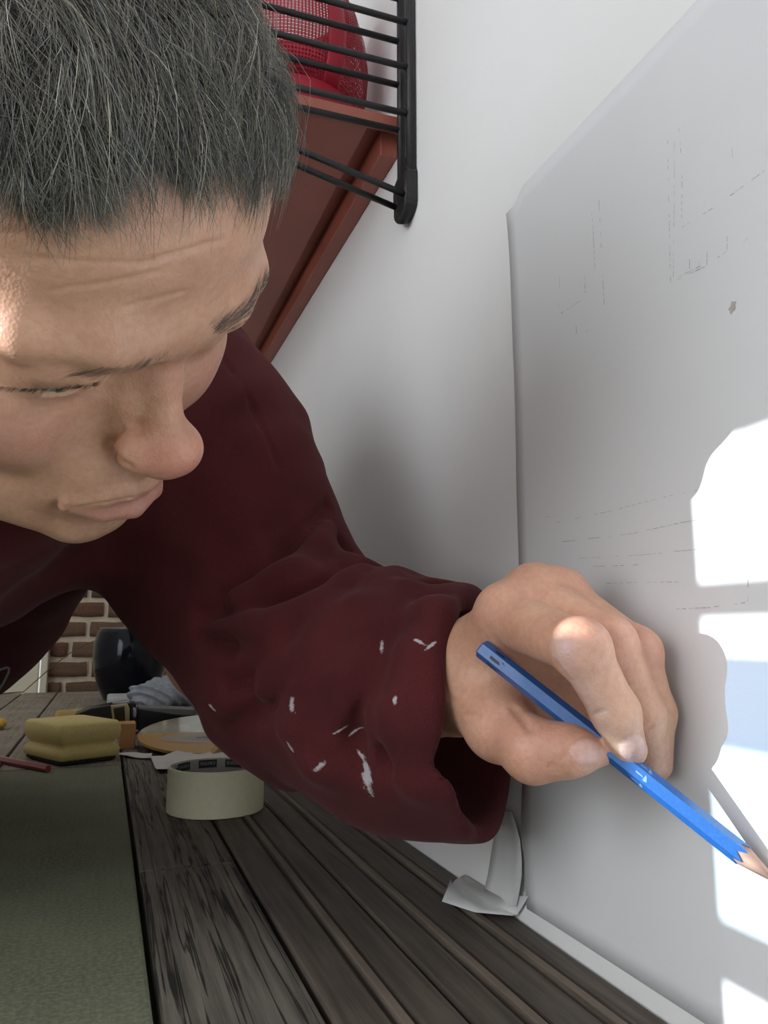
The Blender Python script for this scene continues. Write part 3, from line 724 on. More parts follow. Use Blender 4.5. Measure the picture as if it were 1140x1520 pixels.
# folds: grooves and ridges laid on the sleeve
def onshirt(pts, push=0.0):
    o = []
    for x, y in pts:
        q = T.lift(x, y, .2, 1.0)
        if q is not None: r = ray(x, y); o.append(q + r / np.linalg.norm(r) * push)
    return o
base_T = list(T.P)
G = []
for pts, r, k, s, push in (
    ([(296, 946), (350, 950), (405, 948), (486, 915), (541, 861)], .0035, .010, -1, .0015),
    ([(339, 1018), (405, 997), (465, 959), (512, 905)], .0040, .010, -1, .0015),
    ([(345, 1078), (421, 1035), (481, 958)], .0030, .010, -1, .0015),
    ([(552, 868), (519, 931), (460, 1002), (443, 1078)], .0035, .010, -1, .0015),
    ([(638, 893), (606, 969), (588, 1051), (573, 1132)], .0030, .010, -1, .0015),
    ([(484, 752), (455, 800), (400, 850), (330, 880)], .0030, .011, -1, .0015),
    ([(512, 838), (470, 875), (400, 905), (300, 912)], .0030, .011, -1, .0015),
    ([(530, 1140), (522, 1090), (535, 1040)], .0040, .011, -1, .0015),
    ([(538, 852), (480, 905), (420, 930), (330, 935)], .0060, .014, 1, .004),
    ([(578, 860), (540, 915), (480, 965), (400, 1015)], .0070, .014, 1, .004),
    ([(600, 880), (560, 950), (520, 1010), (490, 1080)], .0060, .014, 1, .004),
    ([(690, 905), (650, 925), (625, 975), (612, 1060), (612, 1150)], .0080, .014, 1, .004),
    ([(485, 790), (440, 850), (360, 890)], .0060, .014, 1, .004),
    ([(470, 1130), (450, 1080), (460, 1030)], .0060, .02, 1, .003),
    ([(334, 535), (377, 605), (415, 690)], .0006, .004, -1, .0)):
    q = onshirt(pts, push)
    if len(q) > 1: G.append((q, r, k, s))
for q, r, k, s in G: r = r * 1.55; T.ch(q, np.r_[r * .4, np.full(len(q) - 2, r), r * .5] if len(q) > 2 else r, k, op=s, ki=0.004)
# cuff: cut square to the forearm and hollow
cuffc = at(716, 1058, .386); ca_ = at(712, 1058, .386) - at(585, 1036, .435); ca_ /= np.linalg.norm(ca_)
cn = ca_ + 1.3 * rgt + 0.12 * upv; cn /= np.linalg.norm(cn)
T.add(-1, 0.006, lambda p: np.maximum(-((p - cuffc) @ cn), np.linalg.norm(p - cuffc, axis=1) - 0.14), cuffc + cn * 0.07, 0.14)
pi_, ri_ = tj([(560, 1034, .445, 70), (600, 1045, .430, 95), (648, 1052, .412, 120), (712, 1060, .386, 136), (790, 1072, .352, 136)])
T.ch(pi_, ri_, 0.006, op=-1, ki=0.02)
def post(p, d):
    n = np.sin(p[:, 0] * 61 + 3 * np.sin(p[:, 2] * 33)) * np.sin(p[:, 1] * 57 + 2 * np.sin(p[:, 0] * 41)) * np.sin(p[:, 2] * 63 + 1.3)
    d = d - 0.0022 * n
    d = np.maximum(d, p[:, 0] - (WX - 0.0015))                       # fabric lies against the wall
    return np.maximum(d, -np.maximum(-0.336 - p[:, 0], p[:, 2] - 0.002))   # and clear of the worktop
T.post = post
Vs, Qs = surface_nets(T, (-0.66, 0.20, -0.24), (0.24, 1.00, 0.42), 0.0036)
sel = (Vs[:, 0] > -0.02) & (Vs[:, 1] < 0.75) & ((Vs - CAM) @ upv < 0.2)
Vs, Fs = refine(Vs, Qs, sel); Vs = project(T, Vs, 1)
shirt_me = mesh_from('sweatshirt', Vs, Fs)
m_shirt, nt, b = NT('maroon_fleece')
tc = nd(nt, 'ShaderNodeTexCoord')
n1 = nd(nt, 'ShaderNodeTexNoise', {'Vector': tc.outputs['Object'], 'Scale': 25.0, 'Detail': 4.0})
n2 = nd(nt, 'ShaderNodeTexNoise', {'Vector': tc.outputs['Object'], 'Scale': 1400.0, 'Detail': 2.0})
cshirt = ramp(nt, n1.outputs[0], [(0.3, (0.060, 0.0105, 0.0125)), (0.7, (0.086, 0.0155, 0.0165))]).outputs[0]
cshirt = mixc(nt, 0.35, cshirt, ramp(nt, n2.outputs[0], [(0.35, (0.5, 0.5, 0.5)), (0.65, (1.25, 1.25, 1.25))]).outputs[0], 'MULTIPLY')
shirt = pchild('sweatshirt', shirt_me, m_shirt)
bv_shirt = bvh_of(shirt)
n3 = nd(nt, 'ShaderNodeTexNoise', {'Vector': tc.outputs['Object'], 'Scale': 180.0, 'Detail': 5.0, 'Roughness': 0.7})
spot = None
for x, y, ax_px, la, lb in ((315, 1051, (13, 3), .0065, .0016), (433, 1049, (6, 14), .0075, .0034), (430, 1108, (6, 10), .0050, .0016), (474, 1137, (14, -12), .0075, .0020),
                            (545, 1152, (7, 20), .0120, .0058), (622, 952, (12, 10), .0050, .0012), (640, 958, (8, -8), .0045, .0010), (566, 962, (4, 16), .0050, .0020), (505, 1084, (12, -8), .0060, .0011), (535, 1120, (10, 8), .0045, .0016), (527, 1085, (10, -9), .0055, .0009), (586, 1040, (3, 10), .0040, .0018)):
    q, nn_ = hit(bv_shirt, x, y)
    if q is None: continue
    u = at(x + ax_px[0], y + ax_px[1], .45) - at(x, y, .45); u -= nn_ * (u @ nn_); u /= np.linalg.norm(u); v = np.cross(nn_, u)
    sub = nd(nt, 'ShaderNodeVectorMath', {0: tc.outputs['Object'], 1: tuple(q)}, operation='SUBTRACT')
    du = nd(nt, 'ShaderNodeVectorMath', {0: sub.outputs[0], 1: tuple(u / la)}, operation='DOT_PRODUCT')
    dv = nd(nt, 'ShaderNodeVectorMath', {0: sub.outputs[0], 1: tuple(v / lb)}, operation='DOT_PRODUCT')
    dn = nd(nt, 'ShaderNodeVectorMath', {0: sub.outputs[0], 1: tuple(nn_ / .012)}, operation='DOT_PRODUCT')
    cv = nd(nt, 'ShaderNodeCombineXYZ', {0: du.outputs['Value'], 1: dv.outputs['Value'], 2: dn.outputs['Value']})
    ln = nd(nt, 'ShaderNodeVectorMath', {0: cv.outputs[0]}, operation='LENGTH')
    spot = ln.outputs['Value'] if spot is None else nd(nt, 'ShaderNodeMath', {0: spot, 1: ln.outputs['Value']}, operation='MINIMUM').outputs[0]
sm = nd(nt, 'ShaderNodeMath', {0: n3.outputs[0], 1: 2.6, 2: -1.05}, operation='MULTIPLY_ADD')
sa = nd(nt, 'ShaderNodeMath', {0: spot, 1: sm.outputs[0]}, operation='ADD')
msk = ramp(nt, sa.outputs[0], [(0.62, (1, 1, 1)), (0.95, (0, 0, 0))])
cshirt = mixc(nt, msk.outputs[0], cshirt, (0.42, 0.38, 0.39))
nt.links.new(cshirt, b.inputs['Base Color'])
b.inputs['Roughness'].default_value = 0.92; b.inputs['Specular IOR Level'].default_value = 0.15
b.inputs['Sheen Weight'].default_value = 0.10; b.inputs['Sheen Roughness'].default_value = 0.5; b.inputs['Sheen Tint'].default_value = (0.8, 0.45, 0.45, 1)
bp = nd(nt, 'ShaderNodeBump', {'Height': n2.outputs[0], 'Strength': 0.25, 'Distance': 0.0006}); nt.links.new(bp.outputs[0], b.inputs['Normal'])
# white outlined print on the chest
def ribbon(name, px, wpx, tree, mat, parent=None, lift_=0.0006):
    Vv, Ff = [], []
    px = np.array(px, float)
    for i, (x, y) in enumerate(px):
        t = px[min(i + 1, len(px) - 1)] - px[max(i - 1, 0)]; t /= np.linalg.norm(t); nx, ny = -t[1], t[0]
        for s in (-1, 1):
            q, nn_ = hit(tree, x + nx * s * wpx / 2, y + ny * s * wpx / 2)
            if q is None: q, nn_ = hit(tree, x, y)
            if q is None: continue
            Vv.append(q + nn_ * lift_)
    for i in range(len(Vv) // 2 - 1): Ff.append((2 * i, 2 * i + 1, 2 * i + 3, 2 * i + 2))
    return mesh_from(name, Vv, Ff)
m_print = simple('print_white', (0.32, 0.31, 0.31), 0.8)
pr = pchild('chest_print', ribbon('chest_print', [(-30, 1000), (-12, 996), (0, 993), (10, 990), (13, 991), (12, 998), (8, 1006), (4, 1014), (-4, 1026)], 3.5, bv_shirt, m_print), m_print)
# ---- trousers (below the worktop's edge)
U = Shape({0: FR[0]})
U.ch([HIP + np.array([0, 0, 0.08]), HIP + np.array([0, 0, -0.04])], [0.142, 0.135], 0.03)
for s in (-0.085, 0.085):
    a = HIP + np.array([s * .5 - 0.02, s, -0.06]); k_ = a + np.array([0.0, 0.0, -0.28]); c = np.array([a[0] - 0.02, a[1], -0.742 + 0.055])
    U.ch([a, k_, c], [0.095, 0.075, 0.058], 0.03, ki=0.03)
Vu, Qu = surface_nets(U, (-0.72, 0.48, -0.76), (-0.20, 1.10, 0.12), 0.009)
Vu[:, 2] = np.maximum(Vu[:, 2], -0.745); Vu[:, 0] = np.minimum(Vu[:, 0], -0.338)
m_denim = simple('dark_denim', (0.035, 0.045, 0.075), 0.9, noise=0.25, scale=200, bump=0.3)
pchild('trousers', mesh_from('trousers', Vu, Qu), m_denim)
# ================================================================== DRAWING PAPER, TAPE
m_paper, nt, b = NT('drawing_paper')
tc = nd(nt, 'ShaderNodeTexCoord'); n1 = nd(nt, 'ShaderNodeTexNoise', {'Vector': tc.outputs['Object'], 'Scale': 7.0, 'Detail': 3.0})
n2 = nd(nt, 'ShaderNodeTexNoise', {'Vector': tc.outputs['Object'], 'Scale': 700.0, 'Detail': 2.0})
nt.links.new(ramp(nt, n1.outputs[0], [(0.3, (0.71, 0.71, 0.71)), (0.7, (0.75, 0.75, 0.75))]).outputs[0], b.inputs['Base Color'])
b.inputs['Roughness'].default_value = 0.85; b.inputs['Specular IOR Level'].default_value = 0.2
bp = nd(nt, 'ShaderNodeBump', {'Height': n2.outputs[0], 'Strength': 0.1, 'Distance': 0.0005}); nt.links.new(bp.outputs[0], b.inputs['Normal'])
PY0, PY1, PZ0, PZ1 = -0.25, 0.3925, 0.0088, 0.4165
def paper_off(y, z):   # how far the sheet stands off the wall
    o = 0.0004 + 0.0002 * math.sin(y * 21) * math.sin(z * 17)
    o += 0.0030 * max(0, (y - (PY1 - 0.05)) / 0.05) ** 2 * max(0, 1 - abs(z - 0.05) / 0.05)
    o += 0.0025 * max(0, (z - (PZ1 - 0.08)) / 0.08) ** 2
    return o
ny, nz = 60, 44; Vv, Ff = [], []
for i in range(ny + 1):
    for j in range(nz + 1):
        y = PY0 + (PY1 - PY0) * i / ny; z = PZ0 + (PZ1 - PZ0) * j / nz
        if i == ny: y += 0.0004 * math.sin(z * 60)
        if i >= ny - 1 and j >= nz - 1: z -= 0.006
        Vv.append((WX - paper_off(y, z) - 0.0004, y, z))
for i in range(ny):
    for j in range(nz):
        a = i * (nz + 1) + j; Ff.append((a, a + 1, a + nz + 2, a + nz + 1))
paper = link('drawing_paper', mesh_from('drawing_paper', Vv, Ff), m_paper)
sol = paper.modifiers.new('thickness', 'SOLIDIFY'); sol.thickness = 0.0003; sol.offset = 1
tag(paper, 'large sheet of pale drawing paper with faint pencil lines fixed to the white wall', 'paper')
m_graph = simple('graphite', (0.40, 0.39, 0.385), 0.6)
def wallpt(x, y):
    q = onx(x, y, WX - 0.0012); return np.array([WX - paper_off(q[1], q[2]) - 0.00085, q[1], q[2]])
rl = random.Random(8)
def pencil_strokes(lines):
    Vv, Ff = [], []
    for pts, wpx in lines:
        pts = np.array(pts, float)
        for a, c in zip(pts, pts[1:]):
            L = np.linalg.norm(c - a); k = max(1, int(L / 9)); t = (c - a) / L; n = np.array([-t[1], t[0]])
            for i in range(k):
                if rl.random() < 0.30: continue
                s0 = a + (c - a) * i / k; s1 = a + (c - a) * (i + 0.4 + 0.6 * rl.random()) / k; w_ = wpx * (0.25 + 0.5 * rl.random())
                b0 = len(Vv)
                Vv += [wallpt(*(s0 - n * w_ / 2)), wallpt(*(s0 + n * w_ / 2)), wallpt(*(s1 + n * w_ / 2)), wallpt(*(s1 - n * w_ / 2))]
                Ff.append((b0, b0 + 1, b0 + 2, b0 + 3))
    return mesh_from('pencil_lines', Vv, Ff, False)
LN = [([(992, 200), (993, 300), (996, 420)], 1.1), ([(1009, 190), (1013, 250), (1012, 338)], 1.2), ([(1012, 338), (1060, 308), (1140, 250)], 1.2), ([(1006, 415), (1050, 394), (1081, 372)], 1.6), ([(1008, 411), (1050, 390)], 1.4),
      ([(1002, 210), (1000, 412)], 0.8), ([(1080, 340), (1080, 372)], 1.0), ([(1050, 375), (1050, 394)], 1.0), ([(1037, 378), (1038, 398)], 1.0), ([(1024, 385), (1024, 404)], 1.0), ([(1104, 358), (1125, 346)], 0.9), ([(1087, 220), (1088, 235)], 0.9),
      ([(890, 297), (893, 380), (897, 452)], 1.1), ([(879, 305), (883, 400)], 0.8), ([(868, 410), (869, 441), (828, 468)], 1.2), ([(855, 484), (856, 498)], 1.0), ([(872, 478), (870, 500)], 0.9), ([(831, 410), (829, 460)], 0.7),
      ([(825, 776), (900, 760), (985, 738), (1085, 717)], 1.1), ([(835, 804), (940, 792), (1010, 776), (1140, 753)], 1.5), ([(850, 829), (950, 824), (1040, 815)], 0.9), ([(870, 841), (940, 839), (992, 830)], 1.4), ([(890, 866), (960, 864), (1010, 864), (1140, 854)], 1.4),
      ([(985, 905), (1050, 902), (1110, 894)], 1.7), ([(1110, 894), (1110, 860)], 0.9), ([(1000, 818), (1080, 812)], 1.0), ([(800, 770), (830, 764)], 0.8)]
pl = link('pencil_lines', pencil_strokes(LN), m_graph, paper); pl['kind'] = 'stuff'
# a smudge on the sheet
bm = bmesh.new(); bmesh.ops.create_circle(bm, cap_ends=True, segments=14, radius=1.0)
cs = wallpt(1088, 456)
for v in bm.verts:
    a, r_ = v.co.x, v.co.y; k = 1 + 0.3 * math.sin(5 * math.atan2(r_, a))
    v.co = Vector((cs[0] - 0.0001, cs[1] - a * 0.0018 * k, cs[2] + r_ * 0.0020 * k + a * 0.0008))
link('smudge', bm_mesh(bm, 'smudge'), simple('smudge_brown', (0.46, 0.41, 0.385), 0.8), paper)

# masking tape: one strip up the sheet's edge, one torn strip folded from wall to worktop
m_mask = simple('masking_tape', (0.68, 0.68, 0.665), 0.55, noise=0.05, scale=60)
def sheet(name, rows, mat, th=0.00025):
    n = len(rows[0]); Vv = [p for r in rows for p in r]
    Ff = [(i * n + j, i * n + j + 1, (i + 1) * n + j + 1, (i + 1) * n + j) for i in range(len(rows) - 1) for j in range(n - 1)]
    o = link(name, mesh_from(name, Vv, Ff), mat); s = o.modifiers.new('thickness', 'SOLIDIFY'); s.thickness = th; s.offset = 0
    return o
rows = []
for k, (xl, xr, y, off) in enumerate([(744, 764, 1204, .0006), (740, 771, 1222, .0010), (736, 780, 1245, .0020), (731, 785, 1275, .0030), (727, 784, 1300, .0026), (722, 778, 1322, .0015), (716, 772, 1345, .0007)]):
    r = []
    for j in range(6):
        t = j / 5; x = xl + (xr - xl) * t; q = onx(x, y, WX - 0.001); o = 0.0012 + off * max(0.0, (t - .2) / .8) ** 1.2
        r.append((WX - o - 0.0012, q[1], q[2]))
    rows.append(r)
t1 = sheet('tape_strip', rows, m_mask); tag(t1, 'strip of masking tape peeling up along the lower edge of the drawing paper', 'tape')
zf = 0.0006
A = [onx(690, 1298, WX - 0.0012), onx(716, 1315, WX - 0.0016), onx(745, 1330, WX - 0.0020), onx(785, 1330, WX - 0.0024)]
Bm = [onz(676, 1306, 0.004), onz(702, 1325, 0.004), onz(735, 1345, 0.0035), onz(770, 1357, 0.003)]
Cm = [onz(671, 1312, 0.0055), onz(690, 1333, 0.0045), onz(720, 1349, 0.0035), onz(764, 1358, 0.0030)]
Dm = [onz(669, 1304, 0.0068), onz(656, 1338, 0.0042), onz(705, 1354, 0.0035), onz(760, 1359, 0.0030)]
for L_ in (Bm, Cm, Dm):
    for i, p in enumerate(L_): p[0] = min(p[0], WX - 0.0022)
t2 = sheet('tape_strip', [A, Bm, Cm, Dm], m_mask); t2['category'] = 'tape'; t2['label'] = 'torn masking tape end folded from the wall down onto the dark decking'

# ================================================================== RED SHELF
m_red = simple('red_brown_paint', (0.36, 0.105, 0.070), 0.42, noise=0.10, scale=10)
SZ = 0.5875; SY0, SY1 = 0.576, 1.75
shelf = empty('wall_shelf', (WX, (SY0 + SY1) / 2, SZ)); tag(shelf, 'red-brown painted wall shelf with a batten along the white wall', 'shelf')
def spart(name, me, mat):
    o = link(name, me, mat, shelf); o.matrix_parent_inverse = Matrix.Translation(-shelf.location); return o
spart('board', bm_mesh(boxbm(-0.03, WX - 0.0035, SY0 + 0.003, SY1, SZ + 0.009, SZ + 0.013, 0.0006), 'board'), m_red)
spart('bottom_panel', bm_mesh(boxbm(-0.03, WX - 0.031, SY0 + 0.003, SY1, SZ, SZ + 0.0091, 0.0006), 'bottom_panel'), m_red)
spart('edge_strip', bm_mesh(boxbm(-0.03, WX - 0.0035, SY0, SY0 + 0.004, SZ - 0.001, SZ + 0.0135, 0.0006), 'edge_strip'), m_red)
spart('batten', bm_mesh(boxbm(WX - 0.016, WX, SY0 + 0.014, SY1, SZ - 0.016, SZ + 0.0092, 0.001), 'batten'), m_red)

# ================================================================== BLACK WIRE RACK
m_black = simple('black_wire', (0.013, 0.012, 0.013), 0.5, noise=0.2, scale=400, bump=0.15)
def tube(pts, r, n=10, bm=None, cap=True):
    own = bm is None
    if own: bm = bmesh.new()
    pts = [Vector(p) for p in pts]; rings = []
    for i, p in enumerate(pts):
        t = (pts[min(i + 1, len(pts) - 1)] - pts[max(i - 1, 0)]).normalized()
        a = t.cross(Vector((0.13, 0.21, 0.97)) if abs(t.z) < 0.9 else Vector((0.97, 0.1, 0.1))).normalized(); b_ = t.cross(a)
        rings.append([bm.verts.new(p + (a * math.cos(2 * math.pi * k / n) + b_ * math.sin(2 * math.pi * k / n)) * r) for k in range(n)])
    for r0, r1 in zip(rings, rings[1:]):
        for k in range(n): bm.faces.new((r0[k], r0[(k + 1) % n], r1[(k + 1) % n], r1[k]))
    if cap: bm.faces.new(rings[0][::-1]); bm.faces.new(rings[-1])
    return bm
rack = empty('wire_rack', (WX, 0.558, 0.51)); tag(rack, 'black wire rack standing out from the white wall in front of the red shelf', 'rack')
def rpart(name, bm, sm=True):
    o = link(name, bm_mesh(bm, name, sm), m_black, rack); o.matrix_parent_inverse = Matrix.Translation(-rack.location); return o
RX = WX - 0.0045; FX = 0.020
for Yr in (0.5470, 0.5695):
    rr = 0.0040 if Yr < .56 else 0.0034
    rpart('upright', tube([(RX, Yr, 0.509), (RX, Yr, 0.80)], rr))
    rpart('upright', tube([(FX, Yr, 0.56), (FX, Yr, 0.80)], 0.003))
    for z in (0.541 + 0.0425 * 1, 0.6265, 0.6690, 0.7115, 0.754, 0.797):
        rpart('rung', tube([(FX, Yr, z), (RX, Yr, z)], 0.0026))
    rpart('bottom_rung', tube([(FX, Yr, 0.553 if Yr < .56 else .557), (RX - 0.002, Yr, 0.5095 if Yr < .56 else .5105)], 0.0026))
# moulded foot joining the two uprights
def prism(prof, y0, y1, f):  # f maps (a,b) profile and y to a point
    n = len(prof); Vv = [f(a, c, y0) for a, c in prof] + [f(a, c, y1) for a, c in prof]
    Ff = [(i, (i + 1) % n, n + (i + 1) % n, n + i) for i in range(n)] + [tuple(range(n))[::-1], tuple(range(n, 2 * n))]
    return Vv, Ff
def padd(name, Vv, Ff, par, mat, loc=None):
    bm = bmesh.new(); vs = [bm.verts.new(tuple(map(float, v))) for v in Vv]
    for f in Ff: bm.faces.new([vs[i] for i in f])
    bmesh.ops.recalc_face_normals(bm, faces=bm.faces[:]); o = link(name, bm_mesh(bm, name), mat, par)
    o.matrix_parent_inverse = Matrix.Translation(-par.location); return o
# outline seen square to the wall: rounded U with a slot
arc = [(0.5470 - 0.0045, 0.530)] + [(0.5583 - 0.0158 * math.cos(a), 0.505 - 0.010 * math.sin(a)) for a in np.linspace(0, math.pi, 9)] + [(0.5740, 0.532), (0.5660, 0.535), (0.5600, 0.528), (0.5545, 0.540), (0.5500, 0.545)]
Vv, Ff = prism(arc, WX - 0.0095, WX - 0.0005, lambda a, c, x: (x, a, c)); padd('foot_bracket', Vv, Ff, rack, m_black)
rpart('foot_loop', tube([(WX - 0.007, 0.5470, 0.530), (WX - 0.007, 0.5462, 0.512), (WX - 0.007, 0.5500, 0.499), (WX - 0.007, 0.5583, 0.4945), (WX - 0.007, 0.5665, 0.499), (WX - 0.007, 0.5705, 0.512), (WX - 0.007, 0.5700, 0.530)], 0.0042))

# ================================================================== RED MESH BASKET ON THE SHELF
m_bask, nt, b = NT('red_plastic'); b.inputs['Base Color'].default_value = (0.40, 0.010, 0.030, 1); b.inputs['Roughness'].default_value = 0.4
b.inputs['Transmission Weight'].default_value = 0.0
m_bmesh, nt, b = NT('red_mesh'); b.inputs['Base Color'].default_value = (0.40, 0.012, 0.032, 1); b.inputs['Roughness'].default_value = 0.5
tc = nd(nt, 'ShaderNodeTexCoord')
sx = nd(nt, 'ShaderNodeSeparateXYZ', {0: tc.outputs['Object']})
an = nd(nt, 'ShaderNodeMath', {0: sx.outputs[1], 1: sx.outputs[0]}, operation='ARCTAN2')
def saw(src, f):
    a = nd(nt, 'ShaderNodeMath', {0: src, 1: f}, operation='MULTIPLY'); return nd(nt, 'ShaderNodeMath', {0: a.outputs[0]}, operation='FRACT').outputs[0]
ga = nd(nt, 'ShaderNodeMath', {0: saw(an.outputs[0], 24.0), 1: 0.66}, operation='LESS_THAN'); gb = nd(nt, 'ShaderNodeMath', {0: saw(sx.outputs[2], 330.0), 1: 0.66}, operation='LESS_THAN')
hole = nd(nt, 'ShaderNodeMath', {0: ga.outputs[0], 1: gb.outputs[0]}, operation='MULTIPLY')
al = nd(nt, 'ShaderNodeMath', {0: 1.0, 1: hole.outputs[0]}, operation='SUBTRACT'); nt.links.new(al.outputs[0], b.inputs['Alpha'])
bz = SZ + 0.0125; BC = (0.137, 0.655)
bask = empty('mesh_basket', (BC[0], BC[1], bz)); tag(bask, 'rounded red plastic basket with mesh sides standing on the red-brown shelf', 'basket')
PR = [(0.0, 0.050), (0.008, 0.054), (0.030, 0.066), (0.055, 0.074), (0.080, 0.076), (0.105, 0.073), (0.130, 0.066), (0.155, 0.055), (0.158, 0.052)]
def basket_band(i0, i1, a0, a1, name, mat, na=16):
    Vv, Ff = [], []
    for i in range(i0, i1 + 1):
        for k in range(na + 1):
            a = a0 + (a1 - a0) * k / na; z, r = PR[i]; Vv.append((r * math.cos(a), r * math.sin(a), z))
    for i in range(i1 - i0):
        for k in range(na): q = i * (na + 1) + k; Ff.append((q, q + 1, q + na + 2, q + na + 1))
    o = link(name, mesh_from(name, Vv, Ff), mat, bask); s = o.modifiers.new('t', 'SOLIDIFY'); s.thickness = 0.0016; return o
tau = 2 * math.pi
basket_band(0, 2, 0, tau, 'base_band', m_bask, 48); basket_band(6, 8, 0, tau, 'rim_band', m_bask, 48)
for k in range(6):
    a = tau * k / 6 - 0.25
    basket_band(2, 6, a, a + 0.24, 'stave', m_bask, 6); basket_band(2, 6, a + 0.24, a + tau / 6, 'mesh_panel', m_bmesh, 10)
bm = bmesh.new(); bmesh.ops.create_circle(bm, cap_ends=True, segments=48, radius=0.050); link('bottom', bm_mesh(bm, 'bottom'), m_bask, bask)
# ================================================================== DRAWING PENCIL IN THE HAND
def oriented(o, par): o.matrix_parent_inverse = Matrix.Translation(-par.location); return o
PT = onx(1164, 1318, WX - 0.0016); PB = at(713, 961, .323)
pax = Vector(PT - PB); plen = pax.length; pax.normalize()
pu = pax.cross(Vector(fwd)).normalized(); pv = pax.cross(pu)
pencil = empty('pencil', tuple(PB)); tag(pencil, 'blue hexagonal pencil held in the hand with its point on the paper', 'pencil')
def pring(s, r, n=6, rot=0.0): return [Vector(PB) + pax * s + (pu * math.cos(rot + 2 * math.pi * k / n) + pv * math.sin(rot + 2 * math.pi * k / n)) * r for k in range(n)]
def loft(name, rings, mat, par, cap0=True, cap1=True, smooth=False):
    bm = bmesh.new(); R_ = [[bm.verts.new(p) for p in r] for r in rings]; n = len(R_[0])
    for a, c in zip(R_, R_[1:]):
        for k in range(n): bm.faces.new((a[k], a[(k + 1) % n], c[(k + 1) % n], c[k]))
    if cap0: bm.faces.new(R_[0][::-1])
    if cap1: bm.faces.new(R_[-1])
    bmesh.ops.recalc_face_normals(bm, faces=bm.faces[:])
    o = link(name, bm_mesh(bm, name, smooth), mat, par); return oriented(o, par) if par else o
m_blue = simple('blue_lacquer', (0.020, 0.105, 0.330), 0.34, noise=0.12, scale=900, bump=0.05, coat=0.2)
m_wood = simple('cedar', (0.46, 0.24, 0.17), 0.7, noise=0.15, scale=200)
m_lead = simple('graphite_lead', (0.06, 0.06, 0.065), 0.35)
r0 = 0.0040; sw = plen - 0.0165
rings = [pring(0.0003, r0 * 0.90), pring(0.0009, r0)] + [pring(s, r0) for s in (plen * 0.3, plen * 0.46)]
loft('barrel', rings, m_blue, pencil)
# scalloped end of the lacquer where the wood begins
rr = [pring(plen * 0.46, r0, 12), pring(sw - 0.004, r0, 12), [p + pax * (0.0 if k % 2 else 0.0030) - ((p - (Vector(PB) + pax * sw)).normalized() * (r0 * 0.10)) for k, p in enumerate(pring(sw, r0, 12))]]
def hexring(s, r):
    out = []
    for k in range(12):
        a = 2 * math.pi * k / 12; rad = r if k % 2 == 0 else r * math.cos(math.pi / 6)
        out.append(Vector(PB) + pax * s + (pu * math.cos(a) + pv * math.sin(a)) * rad)
    return out
rr = [hexring(plen * 0.455, r0), hexring(sw - 0.003, r0), [p + pax * (0.0022 if k % 2 == 0 else -0.0012) for k, p in enumerate(hexring(sw, r0 * .985))]]
loft('lacquer', rr, m_blue, pencil)
loft('sharpened_wood', [[p + pax * (0.0008 if k % 2 == 0 else -0.0022) for k, p in enumerate(hexring(sw, r0 * .95))], hexring(sw + 0.0125, 0.0010)], m_wood, pencil, smooth=True)
loft('lead', [hexring(sw + 0.0120, 0.00108), hexring(plen, 0.0002)], m_lead, pencil, smooth=True)
m_mark = simple('pencil_print', (0.015, 0.018, 0.03), 0.5); m_mark2 = simple('pencil_print_pale', (0.22, 0.32, 0.45), 0.5)
def pencil_mark(s0, s1, face, w0, w1, mat):
    # flat print on one of the six faces
    a = 2 * math.pi * (face + 0.5) / 6; n = pu * math.cos(a) + pv * math.sin(a); t = pax.cross(n).normalized(); ap = r0 * math.cos(math.pi / 6) + 0.00006
    c = Vector(PB) + n * ap
    Vv = [c + pax * s0 + t * w0, c + pax * s1 + t * (w0 * .6), c + pax * (s1 + .001) + t * w1, c + pax * ((s0 + s1) / 2) + t * (w1 * 1.25), c + pax * s0 + t * w1]
    o = link('print', mesh_from('print', Vv, [(0, 1, 2, 3, 4)], False), mat, pencil); oriented(o, pencil)
for f in range(6):
    pencil_mark(0.0065, 0.0110, f, -.0004, .0008, m_mark); pencil_mark(0.012, 0.0132, f, -.0012, -.0004, m_mark)
    pencil_mark(plen * .46 + .014, plen * .46 + .0165, f, -.0004, .0002, m_mark2); pencil_mark(plen * .46 + .0175, plen * .46 + .0182, f, -.0012, .0009, m_mark2)

# ================================================================== THINGS ON THE WORKTOP
# ---- roll of masking tape
def ringmesh(name, ri, ro, z0, z1, n, mat, par, bev=0.0006):
    prof = [(ri, z0), (ro - bev, z0), (ro, z0 + bev), (ro, z1 - bev), (ro - bev, z1), (ri, z1)]
    Vv, Ff = [], []; m = len(prof)
    for k in range(n):
        a = 2 * math.pi * k / n
        for r, z in prof: Vv.append((r * math.cos(a), r * math.sin(a), z))
    for k in range(n):
        for j in range(m): Ff.append((k * m + j, ((k + 1) % n) * m + j, ((k + 1) % n) * m + (j + 1) % m, k * m + (j + 1) % m))
    o = link(name, mesh_from(name, Vv, Ff, False), mat, par)
    return o
f0 = onz(319, 1218); RO = 0.0424
dirf = np.array([f0[0], f0[1]]) / np.hypot(f0[0], f0[1])
TC = (float(f0[0] + dirf[0] * RO), float(f0[1] + dirf[1] * RO), 0.0)
TZ = 0.0385
roll = empty('tape_roll', TC); tag(roll, 'cream masking tape roll with printed core on the weathered plank', 'tape roll')
m_tapeside = simple('cream_tape', (0.88, 0.83, 0.56), 0.45, noise=0.03, scale=200); m_core = simple('white_core', (0.62, 0.60, 0.53), 0.6)
m_coil = simple('tape_edge', (0.60, 0.56, 0.40), 0.6, noise=0.2, scale=1500)
ringmesh('tape', RO - 0.0022, RO, 0.0005, TZ, 96, m_tapeside, roll)
ringmesh('wound_edge', RO - 0.0034, RO - 0.0021, 0.0006, TZ - 0.0004, 96, m_coil, roll)
RI = RO - 0.0048
ringmesh('core', RI, RO - 0.0033, 0.0, TZ - 0.0006, 96, m_core, roll)
